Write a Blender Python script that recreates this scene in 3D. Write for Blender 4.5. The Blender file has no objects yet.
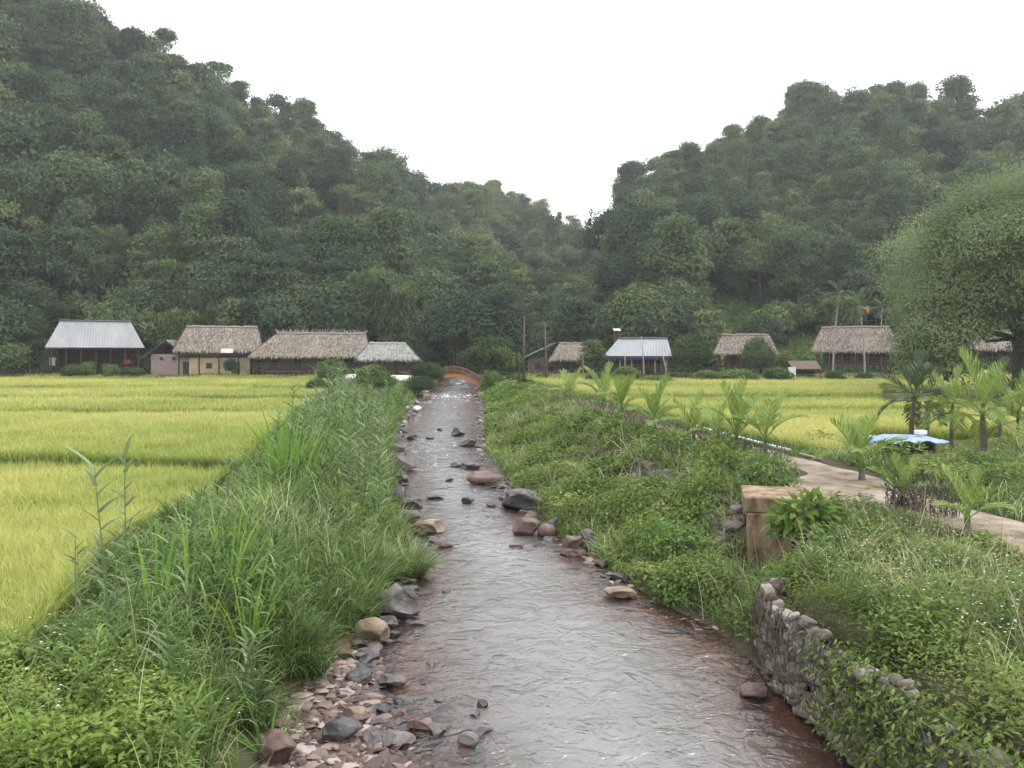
import bpy, math, random
import numpy as np
R = math.radians
# ------------------------------------------------------------------ camera, world, sun, exposure
sc = bpy.context.scene
COL = sc.collection
CAMZ, FPX, HOR = 5.0, 804.0, 351.0
cam = bpy.data.cameras.new('camera'); camo = bpy.data.objects.new('camera', cam); COL.objects.link(camo)
cam.sensor_width = 36.0; cam.lens = 36.0 * FPX / 1024.0
cam.shift_y = (HOR - 384.0) / 1024.0
cam.clip_start = 0.1; cam.clip_end = 3000
camo.location = (0, 0, CAMZ); camo.rotation_euler = (R(90), 0, 0)
sc.camera = camo

SUN_EL, SUN_AZ = R(58), R(60)          # high sun behind the cloud, to the right of the valley
w = bpy.data.worlds.new('World'); sc.world = w; w.use_nodes = True
nt = w.node_tree; nt.nodes.clear()
wo = nt.nodes.new('ShaderNodeOutputWorld'); bg = nt.nodes.new('ShaderNodeBackground')
sky = nt.nodes.new('ShaderNodeTexSky'); sky.sky_type = 'NISHITA'; sky.sun_disc = False
sky.sun_elevation = SUN_EL; sky.sun_rotation = SUN_AZ; sky.dust_density = 4.0
tc = nt.nodes.new('ShaderNodeTexCoord'); mp = nt.nodes.new('ShaderNodeMapping'); mp.inputs['Scale'].default_value = (1.2, 1.2, 3.0)
nz = nt.nodes.new('ShaderNodeTexNoise'); nz.inputs['Scale'].default_value = 2.2; nz.inputs['Detail'].default_value = 4
cr = nt.nodes.new('ShaderNodeValToRGB')
cr.color_ramp.elements[0].position = 0.3; cr.color_ramp.elements[0].color = (0.78, 0.78, 0.80, 1)
cr.color_ramp.elements[1].position = 0.7; cr.color_ramp.elements[1].color = (1, 0.995, 0.985, 1)
cl = nt.nodes.new('ShaderNodeMix'); cl.data_type = 'RGBA'; cl.blend_type = 'MULTIPLY'; cl.inputs[0].default_value = 1.0
cl.inputs[7].default_value = (14.9, 15.3, 15.5, 1)       # the bright cloud deck
mx = nt.nodes.new('ShaderNodeMix'); mx.data_type = 'RGBA'; mx.inputs[0].default_value = 0.88
L_ = nt.links.new
L_(tc.outputs['Generated'], mp.inputs['Vector']); L_(mp.outputs['Vector'], nz.inputs['Vector'])
L_(nz.outputs['Fac'], cr.inputs['Fac']); L_(cr.outputs['Color'], cl.inputs[6])
L_(sky.outputs['Color'], mx.inputs[6]); L_(cl.outputs[2], mx.inputs[7])
L_(mx.outputs[2], bg.inputs['Color']); bg.inputs['Strength'].default_value = 0.1
L_(bg.outputs['Background'], wo.inputs['Surface'])

sl = bpy.data.lights.new('sun', 'SUN'); sl.energy = 1.3; sl.angle = R(20); sl.color = (1, 0.975, 0.94)
so = bpy.data.objects.new('sun', sl); COL.objects.link(so)
# direction towards the sun: azimuth measured like the sky texture (0 = +Y, clockwise)
so.rotation_euler = (R(90) - SUN_EL, 0, -SUN_AZ + R(180))
so.location = (40, -10, 90)
vs = sc.view_settings; sc.display_settings.display_device = 'sRGB'
vs.view_transform = 'Standard'; vs.look = 'None'; vs.exposure = 0.75; vs.gamma = 1.0; vs.use_curve_mapping = False
cy = sc.cycles
cy.use_denoising = True
cy.max_bounces = 6; cy.diffuse_bounces = 3; cy.glossy_bounces = 3; cy.transmission_bounces = 4
cy.transparent_max_bounces = 8; cy.volume_bounces = 0
cy.caustics_reflective = False; cy.caustics_refractive = False
HAZE_DENSITY = 0.00038

# ------------------------------------------------------------------ helpers
rng = np.random.default_rng(7)
random.seed(7)
def PX(px, Y): return (px - 512.0) / FPX * Y
def PZ(py, Y): return CAMZ - (py - HOR) * Y / FPX
def ss(a, b, x):
    t = np.clip((x - a) / (b - a), 0, 1); return t * t * (3 - 2 * t)
def _h(ix, iy, seed):
    v = np.sin(ix * 127.1 + iy * 311.7 + seed * 74.7) * 43758.5453
    return v - np.floor(v)
def vnoise(x, y, s=1.0, seed=0):
    x = np.asarray(x, float) / s; y = np.asarray(y, float) / s
    ix = np.floor(x); iy = np.floor(y); fx = x - ix; fy = y - iy
    fx = fx * fx * (3 - 2 * fx); fy = fy * fy * (3 - 2 * fy)
    a = _h(ix, iy, seed); b = _h(ix + 1, iy, seed); c = _h(ix, iy + 1, seed); d = _h(ix + 1, iy + 1, seed)
    return (a * (1 - fx) + b * fx) * (1 - fy) + (c * (1 - fx) + d * fx) * fy
def fbm(x, y, s=1.0, seed=0, o=3):
    t = 0; a = 0.5; tot = 0
    for i in range(o):
        t = t + a * vnoise(x, y, s / 2 ** i, seed + i * 13); tot += a; a *= 0.5
    return t / tot
def unit(v):
    return v / np.maximum(np.linalg.norm(v, axis=-1, keepdims=True), 1e-9)

def mesh_np(name, V, F, mat, parent=None, rnd=None, col=None, smooth=False, loc=None):
    V = np.asarray(V, np.float32).reshape(-1, 3); F = np.asarray(F, np.int32).reshape(-1, 4)
    me = bpy.data.meshes.new(name)
    me.vertices.add(len(V)); me.vertices.foreach_set('co', V.ravel())
    me.loops.add(F.size); me.loops.foreach_set('vertex_index', F.ravel())
    me.polygons.add(len(F)); me.polygons.foreach_set('loop_start', np.arange(0, F.size, 4, dtype=np.int32))
    me.update(calc_edges=True)
    me.polygons.foreach_set('use_smooth', np.full(len(F), smooth, dtype=bool))
    if rnd is not None:
        a = me.attributes.new('rnd', 'FLOAT', 'POINT'); a.data.foreach_set('value', np.asarray(rnd, np.float32).ravel())
    if col is not None:
        c = np.ones((len(V), 4), np.float32); c[:, :3] = col
        a = me.attributes.new('tint', 'FLOAT_COLOR', 'POINT'); a.data.foreach_set('color', c.ravel())
    me.validate()
    me.materials.append(mat)
    o = bpy.data.objects.new(name, me); COL.objects.link(o)
    if parent is not None: o.parent = parent
    if loc is not None: o.location = loc
    return o
def tag(o, label=None, cat=None, group=None, kind=None):
    if label: o['label'] = label
    if cat: o['category'] = cat
    if group: o['group'] = group
    if kind: o['kind'] = kind
    return o
def empty(name, loc, label=None, cat=None, group=None, rz=0.0):
    o = bpy.data.objects.new(name, None); COL.objects.link(o)
    o.location = loc; o.rotation_euler = (0, 0, rz); o.empty_display_size = 0.3
    return tag(o, label, cat, group)
def copy_tree(o, parent=None):
    c = o.copy(); COL.objects.link(c)
    if parent is not None: c.parent = parent
    for ch in list(o.children): copy_tree(ch, c)
    return c

_q = np.array([[0, 1, 3, 2], [4, 6, 7, 5], [0, 4, 5, 1], [2, 3, 7, 6], [0, 2, 6, 4], [1, 5, 7, 3]])
def box_geo(c, s, rz=0.0, rx=0.0, ry=0.0):
    v = np.array([[x, y, z] for x in (-.5, .5) for y in (-.5, .5) for z in (-.5, .5)]) * np.array(s)
    for ax, an in ((0, rx), (1, ry), (2, rz)):
        if an:
            ca, sa = math.cos(an), math.sin(an); i, j = [(1, 2), (2, 0), (0, 1)][ax]
            a, b = v[:, i].copy(), v[:, j].copy(); v[:, i] = a * ca - b * sa; v[:, j] = a * sa + b * ca
    return v + np.array(c), _q.copy()
def tube_geo(pts, rad, n=6):
    pts = np.asarray(pts, float); m = len(pts); rad = np.broadcast_to(np.asarray(rad, float), (m,))
    d = np.gradient(pts, axis=0); d = unit(d)
    ref = np.where(np.abs(d[:, 2:3]) > 0.9, np.array([[1.0, 0, 0]]), np.array([[0, 0, 1.0]]))
    a = unit(np.cross(d, ref)); b = np.cross(d, a)
    th = np.arange(n) / n * 2 * np.pi
    ring = a[:, None] * np.cos(th)[None, :, None] + b[:, None] * np.sin(th)[None, :, None]
    V = (pts[:, None] + ring * rad[:, None, None]).reshape(-1, 3)
    i = np.arange(m - 1)[:, None] * n; j = np.arange(n)[None]; k = (j + 1) % n
    F = np.stack([i + j, i + k, i + n + k, i + n + j], -1).reshape(-1, 4)
    # caps as fans of quads folded on the end centres
    c0 = len(V); V = np.vstack([V, pts[:1], pts[-1:]])
    caps = []
    for q in range(0, n, 2):
        caps.append([c0, (q + 2) % n, (q + 1) % n, q]); o_ = (m - 1) * n
        caps.append([c0 + 1, o_ + q, o_ + (q + 1) % n, o_ + (q + 2) % n])
    return V, np.vstack([F, caps])
def leaf_geo(P, D, N, L, W, fold=0.12, wide=0.45):
    n = len(P); D = unit(D); S = unit(np.cross(D, N)); N2 = np.cross(S, D)
    L = np.broadcast_to(L, (n,))[:, None]; W = np.broadcast_to(W, (n,))[:, None]
    m = P + D * L * wide + N2 * W * fold
    V = np.stack([P, m + S * W / 2, P + D * L - N2 * L * 0.12, m - S * W / 2], 1).reshape(-1, 3)
    return V, np.arange(4 * n).reshape(-1, 4)
def blade_geo(P, az, h, lean, wd, seg=3, droop=1.0):
    """grass blades: root, azimuth of the lean, length, start lean, width; returns V,F,t(along)"""
    n = len(P); h = np.broadcast_to(h, (n,)); lean = np.broadcast_to(lean, (n,)); wd = np.broadcast_to(wd, (n,)); droop = np.broadcast_to(droop, (n,))
    ca, sa = np.cos(az), np.sin(az)
    fa = az + rng.uniform(-1.2, 1.2, n) + np.pi / 2      # blade faces vary
    S = np.stack([np.cos(fa), np.sin(fa), np.zeros(n)], -1)
    p = P.copy(); rows = []; ts = []
    for i in range(seg + 1):
        t = i / seg
        wt = wd * (1 - t ** 1.6) * 0.5 + wd * 0.03
        rows.append(np.stack([p - S * wt[:, None], p + S * wt[:, None]], 1)); ts.append(np.full((n, 2), t))
        a = lean + droop * ((i + 0.5) / seg) ** 1.5
        st = (h / seg)
        p = p + np.stack([np.sin(a) * ca * st, np.sin(a) * sa * st, np.cos(a) * st], -1)
    V = np.stack(rows, 1).reshape(-1, 3); T = np.stack(ts, 1).reshape(-1)
    k = 2 * (seg + 1)
    b = np.arange(n)[:, None] * k + np.arange(seg)[None] * 2
    F = np.stack([b, b + 1, b + 3, b + 2], -1).reshape(-1, 4)
    return V, F, T
class MB:
    def __init__(s): s.V = []; s.F = []; s.r = []; s.n = 0
    def add(s, V, F, r=0.5):
        V = np.asarray(V, float); s.V.append(V); s.F.append(np.asarray(F) + s.n); s.n += len(V)
        s.r.append(np.broadcast_to(np.asarray(r, float), (len(V),))); return s
    def box(s, c, z, rz=0.0, rx=0.0, ry=0.0, r=0.5): return s.add(*box_geo(c, z, rz, rx, ry), r)
    def tube(s, p, rad, n=6, r=0.5): return s.add(*tube_geo(p, rad, n), r)
    def geo(s): return np.vstack(s.V), np.vstack(s.F), np.concatenate(s.r)
    def build(s, name, mat, parent=None, smooth=False, loc=None):
        V, F, r = s.geo(); return mesh_np(name, V, F, mat, parent, rnd=r, smooth=smooth, loc=loc)

# ------------------------------------------------------------------ materials
def newmat(name):
    m = bpy.data.materials.new(name); m.use_nodes = True; t = m.node_tree
    b = t.nodes['Principled BSDF']; return m, t, b
def N(t, k, **kw):
    n = t.nodes.new(k)
    for a, v in kw.items(): setattr(n, a, v)
    return n
def ramp(t, stops):
    r = N(t, 'ShaderNodeValToRGB'); e = r.color_ramp.elements
    while len(e) < len(stops): e.new(0.5)
    for i, (p, c) in enumerate(stops): e[i].position = p; e[i].color = (*c, 1)
    return r
def leaf_mat(name, stops, transl=0.25, rough=0.5, spec=0.35, objrand=0.35):
    m, t, b = newmat(name)
    at = N(t, 'ShaderNodeAttribute', attribute_name='rnd'); oi = N(t, 'ShaderNodeObjectInfo')
    m1 = N(t, 'ShaderNodeMath', operation='MULTIPLY'); m1.inputs[1].default_value = objrand
    m0 = N(t, 'ShaderNodeMath', operation='MULTIPLY_ADD'); m0.inputs[1].default_value = 1 - objrand
    t.links.new(oi.outputs['Random'], m1.inputs[0]); t.links.new(at.outputs['Fac'], m0.inputs[0]); t.links.new(m1.outputs[0], m0.inputs[2])
    r = ramp(t, stops); t.links.new(m0.outputs[0], r.inputs['Fac'])
    t.links.new(r.outputs['Color'], b.inputs['Base Color'])
    b.inputs['Roughness'].default_value = rough; b.inputs['Specular IOR Level'].default_value = spec
    tr = N(t, 'ShaderNodeBsdfTranslucent'); mxs = N(t, 'ShaderNodeMixShader'); mxs.inputs[0].default_value = transl
    t.links.new(r.outputs['Color'], tr.inputs['Color']); t.links.new(b.outputs[0], mxs.inputs[1]); t.links.new(tr.outputs[0], mxs.inputs[2])
    t.links.new(mxs.outputs[0], t.nodes['Material Output'].inputs['Surface'])
    return m
def solid_mat(name, stops, scale=3.0, stretch=(1, 1, 1), rough=0.8, bump=0.3, bscale=None, spec=0.3, detail=6, useattr=0.0, metal=0.0, bdist=0.05):
    m, t, b = newmat(name)
    tc = N(t, 'ShaderNodeTexCoord'); mp = N(t, 'ShaderNodeMapping'); mp.inputs['Scale'].default_value = stretch
    oi = N(t, 'ShaderNodeObjectInfo'); ad = N(t, 'ShaderNodeVectorMath', operation='MULTIPLY_ADD')
    cm = N(t, 'ShaderNodeCombineXYZ')
    for i in range(3): t.links.new(oi.outputs['Random'], cm.inputs[i])
    t.links.new(cm.outputs[0], ad.inputs[0]); ad.inputs[1].default_value = (37, 53, 29); t.links.new(tc.outputs['Object'], ad.inputs[2])
    t.links.new(ad.outputs[0], mp.inputs['Vector'])
    n = N(t, 'ShaderNodeTexNoise'); n.inputs['Scale'].default_value = scale; n.inputs['Detail'].default_value = detail; n.inputs['Roughness'].default_value = 0.62
    t.links.new(mp.outputs[0], n.inputs['Vector'])
    r = ramp(t, stops); f = n.outputs['Fac']
    if useattr:
        at = N(t, 'ShaderNodeAttribute', attribute_name='rnd'); mm = N(t, 'ShaderNodeMix'); mm.inputs[0].default_value = useattr
        t.links.new(f, mm.inputs[2]); t.links.new(at.outputs['Fac'], mm.inputs[3]); f = mm.outputs[0]
    t.links.new(f, r.inputs['Fac']); t.links.new(r.outputs['Color'], b.inputs['Base Color'])
    b.inputs['Roughness'].default_value = rough; b.inputs['Specular IOR Level'].default_value = spec; b.inputs['Metallic'].default_value = metal
    if bump:
        n2 = N(t, 'ShaderNodeTexNoise'); n2.inputs['Scale'].default_value = bscale or scale * 3; n2.inputs['Detail'].default_value = 6
        t.links.new(mp.outputs[0], n2.inputs['Vector'])
        bp = N(t, 'ShaderNodeBump'); bp.inputs['Strength'].default_value = bump; bp.inputs['Distance'].default_value = bdist
        t.links.new(n2.outputs['Fac'], bp.inputs['Height']); t.links.new(bp.outputs[0], b.inputs['Normal'])
    return m

M = {}
M['forest'] = leaf_mat('forest_leaf', [(0.0, (0.018, 0.038, 0.02)), (0.3, (0.04, 0.072, 0.034)), (0.6, (0.075, 0.115, 0.048)), (0.85, (0.12, 0.17, 0.06)), (1.0, (0.21, 0.235, 0.085))], 0.25, 0.65, 0.2, 0.62)
M['bamboo'] = leaf_mat('bamboo_leaf', [(0.0, (0.055, 0.09, 0.035)), (0.5, (0.1, 0.145, 0.052)), (1.0, (0.17, 0.21, 0.08))], 0.3, 0.6, 0.2, 0.35)
M['scrub'] = leaf_mat('scrub_leaf', [(0.0, (0.022, 0.042, 0.016)), (0.5, (0.065, 0.11, 0.03)), (1.0, (0.17, 0.25, 0.06))], 0.25, 0.65, 0.15, 0.0)
M['bush'] = leaf_mat('bush_leaf', [(0.0, (0.025, 0.045, 0.017)), (0.5, (0.06, 0.1, 0.032)), (1.0, (0.13, 0.19, 0.06))], 0.35, 0.6, 0.15, 0.25)
M['bushlight'] = leaf_mat('light_bush_leaf', [(0.0, (0.06, 0.1, 0.03)), (0.5, (0.12, 0.18, 0.05)), (1.0, (0.2, 0.26, 0.09))], 0.35, 0.6, 0.15, 0.2)
M['bigtree'] = leaf_mat('pale_hazy_tree_leaf', [(0.0, (0.1380, 0.1860, 0.0875)), (0.5, (0.2160, 0.2760, 0.1313)), (1.0, (0.3360, 0.3960, 0.2000))], 0.45, 0.65, 0.12, 0.1)  # pale leaf tone, lightened further so the colour itself carries haze
M['rightweed'] = leaf_mat('right_weed_leaf', [(0.0, (0.035, 0.06, 0.018)), (0.3, (0.09, 0.145, 0.036)), (0.6, (0.19, 0.26, 0.065)), (0.85, (0.31, 0.37, 0.12)), (1.0, (0.4, 0.37, 0.19))], 0.35, 0.6, 0.16, 0.0)
M['herb'] = leaf_mat('herb_leaf', [(0.0, (0.045, 0.085, 0.018)), (0.45, (0.12, 0.2, 0.04)), (0.8, (0.22, 0.31, 0.065)), (1.0, (0.33, 0.4, 0.12))], 0.35, 0.6, 0.16, 0.0)
M['weed'] = leaf_mat('weed_leaf', [(0.0, (0.0336, 0.0650, 0.0184)), (0.35, (0.0900, 0.1688, 0.0391)), (0.7, (0.1920, 0.3000, 0.0690)), (0.93, (0.3240, 0.4250, 0.1265)), (1.0, (0.4080, 0.4000, 0.1955))], 0.35, 0.6, 0.16, 0.0)
M['grass'] = leaf_mat('bank_grass', [(0.0, (0.0338, 0.0594, 0.0200)), (0.35, (0.0975, 0.1650, 0.0438)), (0.7, (0.2210, 0.3168, 0.0938)), (0.88, (0.3900, 0.4620, 0.1875)), (1.0, (0.6500, 0.6600, 0.4250))], 0.35, 0.6, 0.16, 0.0)
M['iris'] = leaf_mat('broad_blade', [(0.0, (0.0770, 0.1540, 0.0250)), (0.6, (0.1870, 0.3410, 0.0500)), (1.0, (0.3630, 0.5060, 0.1300))], 0.4, 0.5, 0.2, 0.1)
M['reed'] = leaf_mat('reed_leaf', [(0.0, (0.0900, 0.1350, 0.0560)), (0.6, (0.1800, 0.2550, 0.1120)), (1.0, (0.3600, 0.4200, 0.2560))], 0.3, 0.5, 0.25, 0.1)
M['rice'] = leaf_mat('rice_leaf', [(0.0, (0.1080, 0.1650, 0.0400)), (0.35, (0.2700, 0.3465, 0.0750)), (0.65, (0.5022, 0.5115, 0.1450)), (1.0, (0.7344, 0.6710, 0.2700))], 0.3, 0.55, 0.25, 0.0)
M['palm'] = leaf_mat('palm_leaflet', [(0.0, (0.09, 0.15, 0.035)), (0.5, (0.22, 0.32, 0.07)), (1.0, (0.42, 0.48, 0.18))], 0.4, 0.5, 0.25, 0.3)
M['palmdark'] = leaf_mat('dark_palm_leaflet', [(0.0, (0.03, 0.05, 0.024)), (0.5, (0.07, 0.11, 0.045)), (1.0, (0.16, 0.2, 0.1))], 0.3, 0.5, 0.25, 0.3)
M['dry'] = leaf_mat('dry_twig', [(0.0, (0.05, 0.045, 0.035)), (0.5, (0.11, 0.095, 0.075)), (1.0, (0.2, 0.17, 0.13))], 0.1, 0.8, 0.15, 0.1)
M['deadstem'] = leaf_mat('dead_stem', [(0.0, (0.16, 0.12, 0.07)), (0.5, (0.32, 0.26, 0.15)), (1.0, (0.5, 0.44, 0.3))], 0.15, 0.7, 0.2, 0.0)
M['bark'] = solid_mat('bark', [(0.3, (0.06, 0.05, 0.04)), (0.7, (0.2, 0.18, 0.15))], 4, (1, 1, 0.3), 0.9, 0.5)
M['palebark'] = solid_mat('pale_bark', [(0.3, (0.2, 0.19, 0.16)), (0.7, (0.42, 0.4, 0.36))], 3, (1, 1, 3), 0.85, 0.3)
M['thatch'] = solid_mat('thatch', [(0.2, (0.1150, 0.0927, 0.0737)), (0.5, (0.2500, 0.2112, 0.1746)), (0.8, (0.4000, 0.3553, 0.3055))], 5, (1.5, 0.35, 0.35), 0.95, 0.6, 14, 0.1, useattr=0.55)
M['thatchgrey'] = solid_mat('grey_thatch', [(0.2, (0.17, 0.165, 0.15)), (0.5, (0.33, 0.325, 0.305)), (0.8, (0.48, 0.475, 0.45))], 5, (1.5, 0.35, 0.35), 0.95, 0.6, 14, 0.1, useattr=0.5)
M['metal'] = solid_mat('grey_sheet_roof', [(0.3, (0.19, 0.195, 0.2)), (0.7, (0.27, 0.275, 0.28))], 0.8, (1, 0.3, 0.3), 0.5, 0.05, 6, 0.4)
M['bluemetal'] = solid_mat('pale_blue_sheet_roof', [(0.3, (0.2, 0.21, 0.225)), (0.7, (0.29, 0.305, 0.325))], 0.8, (1, 0.3, 0.3), 0.5, 0.05, 6, 0.4)
M['wood'] = solid_mat('weathered_wood', [(0.3, (0.07, 0.05, 0.038)), (0.7, (0.17, 0.125, 0.095))], 6, (4, 4, 0.6), 0.85, 0.3)
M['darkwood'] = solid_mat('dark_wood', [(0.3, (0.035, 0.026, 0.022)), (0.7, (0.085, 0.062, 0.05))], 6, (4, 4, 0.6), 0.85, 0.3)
M['palewood'] = solid_mat('pale_bamboo', [(0.3, (0.24, 0.2, 0.14)), (0.7, (0.42, 0.36, 0.26))], 5, (3, 3, 0.4), 0.75, 0.2)
M['ochre'] = solid_mat('ochre_plaster', [(0.3, (0.34, 0.27, 0.17)), (0.65, (0.52, 0.43, 0.28)), (0.85, (0.6, 0.52, 0.38))], 1.2, (1, 1, 1), 0.9, 0.15)
M['brick'] = solid_mat('dusty_brick', [(0.3, (0.2, 0.155, 0.14)), (0.7, (0.32, 0.255, 0.235))], 2.5, (1, 1, 3), 0.9, 0.3, 12)
M['orange'] = solid_mat('orange_paint', [(0.3, (0.3750, 0.1375, 0.0440)), (0.7, (0.5250, 0.2250, 0.0825))], 5, (1, 1, 1), 0.6, 0.1)
M['brownred'] = solid_mat('red_brown_paint', [(0.3, (0.17, 0.07, 0.05)), (0.7, (0.26, 0.12, 0.08))], 5, (1, 1, 1), 0.7, 0.1)
M['concrete'] = solid_mat('stained_concrete', [(0.32, (0.05, 0.036, 0.024)), (0.48, (0.22, 0.155, 0.09)), (0.6, (0.3, 0.235, 0.155)), (0.74, (0.4, 0.35, 0.27))], 3.2, (1, 1, 0.4), 0.9, 0.8, 14, bdist=0.05)
M['whitepaint'] = solid_mat('white_sheet', [(0.3, (0.6, 0.6, 0.6)), (0.7, (0.78, 0.78, 0.78))], 2, (1, 1, 1), 0.6, 0.05)
M['pinkishsheet'] = solid_mat('pale_fibre_sheet', [(0.3, (0.46, 0.42, 0.40)), (0.7, (0.62, 0.58, 0.56))], 2, (1, 1, 1), 0.8, 0.1)
M['blue'] = solid_mat('blue_tarp', [(0.3, (0.14, 0.22, 0.36)), (0.6, (0.24, 0.33, 0.46)), (0.8, (0.42, 0.47, 0.54))], 3, (1, 1, 1), 0.45, 0.3, 6)
M['darkblue'] = solid_mat('dark_blue_cloth', [(0.3, (0.025, 0.035, 0.075)), (0.7, (0.045, 0.06, 0.13))], 3)
M['black'] = solid_mat('black_plastic_and_window_dark', [(0.3, (0.012, 0.012, 0.014)), (0.7, (0.03, 0.03, 0.032))], 3, rough=0.5)  # real black parts, and panels coloured as the dark inside of windows
M['red'] = solid_mat('red_cloth', [(0.3, (0.12, 0.025, 0.022)), (0.7, (0.22, 0.05, 0.04))], 3)
M['rock'] = solid_mat('grey_rock', [(0.25, (0.049, 0.043, 0.042)), (0.5, (0.112, 0.098, 0.095)), (0.75, (0.203, 0.182, 0.175))], 3.2, (1, 1, 1), 0.6, 0.6, 9, 0.4, bdist=0.06)
M['darkrock'] = solid_mat('dark_wet_rock', [(0.25, (0.024, 0.022, 0.024)), (0.5, (0.060, 0.054, 0.056)), (0.8, (0.136, 0.124, 0.124))], 3.2, (1, 1, 1), 0.4, 0.6, 9, 0.5, bdist=0.06)
M['redrock'] = solid_mat('reddish_rock', [(0.25, (0.060, 0.038, 0.032)), (0.5, (0.135, 0.086, 0.071)), (0.8, (0.225, 0.165, 0.143))], 3.2, (1, 1, 1), 0.6, 0.6, 9, 0.4, bdist=0.06)
M['tanrock'] = solid_mat('tan_rock', [(0.25, (0.124, 0.087, 0.053)), (0.5, (0.223, 0.167, 0.112)), (0.8, (0.310, 0.260, 0.198))], 3.2, (1, 1, 1), 0.6, 0.5, 9, 0.4, bdist=0.05)
M['palerock'] = solid_mat('pale_rock', [(0.25, (0.210, 0.175, 0.147)), (0.5, (0.322, 0.280, 0.252)), (0.8, (0.434, 0.399, 0.364))], 3.2, (1, 1, 1), 0.6, 0.5, 9, 0.4, bdist=0.05)
M['gravel'] = solid_mat('gravel', [(0.1, (0.05, 0.033, 0.028)), (0.4, (0.115, 0.077, 0.064)), (0.65, (0.2, 0.145, 0.122)), (0.92, (0.4, 0.335, 0.28))], 6, rough=0.6, bump=0.3, useattr=0.7)
M['drystone'] = solid_mat('dry_stone', [(0.2, (0.07, 0.06, 0.05)), (0.5, (0.155, 0.135, 0.115)), (0.8, (0.28, 0.255, 0.225))], 4, rough=0.9, bump=0.5, useattr=0.5)
M['wire'] = solid_mat('rusty_wire', [(0.3, (0.09, 0.075, 0.065)), (0.7, (0.16, 0.13, 0.11))], 5, rough=0.6, bump=0)
M['dirt'] = solid_mat('path_dirt', [(0.3, (0.11, 0.085, 0.06)), (0.46, (0.23, 0.185, 0.14)), (0.7, (0.38, 0.325, 0.27))], 1.3, (1, 1, 1), 0.95, 0.4, 12, 0.15, bdist=0.04)
M['soil'] = solid_mat('dark_soil', [(0.3, (0.05, 0.04, 0.03)), (0.7, (0.13, 0.1, 0.075))], 6, rough=0.95, bump=.5)
M['shadeboards'] = solid_mat('interior_shade_boards', [(0.3, (0.02, 0.016, 0.014)), (0.7, (0.05, 0.04, 0.035))], 5, (4, 4, .6), .9)  # near-black colour paints the shade inside the open-fronted metal-roofed house
M['mossstone'] = solid_mat('mossy_stone', [(0.25, (0.045, 0.05, 0.028)), (0.5, (0.12, 0.105, 0.085)), (0.8, (0.24, 0.215, 0.18))], 3, rough=.95, bump=.6, useattr=.3)
M['gabionstone'] = solid_mat('gabion_stone', [(0.2, (0.075, 0.062, 0.05)), (0.5, (0.17, 0.145, 0.12)), (0.8, (0.33, 0.295, 0.255))], 5, rough=.9, bump=.6, useattr=.55)
M['foam'] = solid_mat('foam', [(0.3, (0.6, 0.6, 0.58)), (0.7, (0.8, 0.8, 0.78))], 3)

# ground: tint from the land use times fine grain
m, t, b = newmat('ground'); M['ground'] = m
at = N(t, 'ShaderNodeAttribute', attribute_name='tint'); tcg = N(t, 'ShaderNodeTexCoord')
n1 = N(t, 'ShaderNodeTexNoise'); n1.inputs['Scale'].default_value = 2.5; n1.inputs['Detail'].default_value = 8
n1.inputs['Roughness'].default_value = 0.7
rr = ramp(t, [(0.25, (0.45, 0.45, 0.45)), (0.75, (1.5, 1.45, 1.4))]); mm = N(t, 'ShaderNodeMix', data_type='RGBA', blend_type='MULTIPLY'); mm.inputs[0].default_value = 1
t.links.new(tcg.outputs['Object'], n1.inputs['Vector']); t.links.new(n1.outputs['Fac'], rr.inputs['Fac'])
t.links.new(at.outputs['Color'], mm.inputs[6]); t.links.new(rr.outputs['Color'], mm.inputs[7]); t.links.new(mm.outputs[2], b.inputs['Base Color'])
b.inputs['Roughness'].default_value = 0.95; b.inputs['Specular IOR Level'].default_value = 0.15
n2 = N(t, 'ShaderNodeTexNoise'); n2.inputs['Scale'].default_value = 9; n2.inputs['Detail'].default_value = 8
bp = N(t, 'ShaderNodeBump'); bp.inputs['Strength'].default_value = 0.6; bp.inputs['Distance'].default_value = 0.06
t.links.new(tcg.outputs['Object'], n2.inputs['Vector']); t.links.new(n2.outputs['Fac'], bp.inputs['Height']); t.links.new(bp.outputs[0], b.inputs['Normal'])

# water: fresnel mirror over a tinted, slightly silty body; ripples run with the stream, foam where it runs fast
m, t, b = newmat('stream_water'); M['water'] = m
tcw = N(t, 'ShaderNodeTexCoord')
def wn(scale, st, det=3, dist=0.6):
    mp = N(t, 'ShaderNodeMapping'); mp.inputs['Scale'].default_value = st
    n = N(t, 'ShaderNodeTexNoise'); n.inputs['Scale'].default_value = scale; n.inputs['Detail'].default_value = det; n.inputs['Distortion'].default_value = dist
    t.links.new(tcw.outputs['Object'], mp.inputs['Vector']); t.links.new(mp.outputs[0], n.inputs['Vector']); return n
wa = wn(1.5, (0.9, 0.9, 1), 2, 1.2); wb = wn(2.6, (0.85, 1.0, 1), 3, 1.4); wc = wn(9, (0.9, 1.0, 1), 3, 1.2)
rg = N(t, 'ShaderNodeMath', operation='MULTIPLY_ADD'); rg.inputs[1].default_value = 2.0; rg.inputs[2].default_value = -1.0; t.links.new(wb.outputs['Fac'], rg.inputs[0])
rg2 = N(t, 'ShaderNodeMath', operation='ABSOLUTE'); t.links.new(rg.outputs[0], rg2.inputs[0])
a1 = N(t, 'ShaderNodeMath', operation='MULTIPLY_ADD'); a1.inputs[1].default_value = -0.45
t.links.new(rg2.outputs[0], a1.inputs[0]); t.links.new(wa.outputs['Fac'], a1.inputs[2])
a2 = N(t, 'ShaderNodeMath', operation='MULTIPLY_ADD'); a2.inputs[1].default_value = 0.2
t.links.new(wc.outputs['Fac'], a2.inputs[0]); t.links.new(a1.outputs[0], a2.inputs[2])
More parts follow.
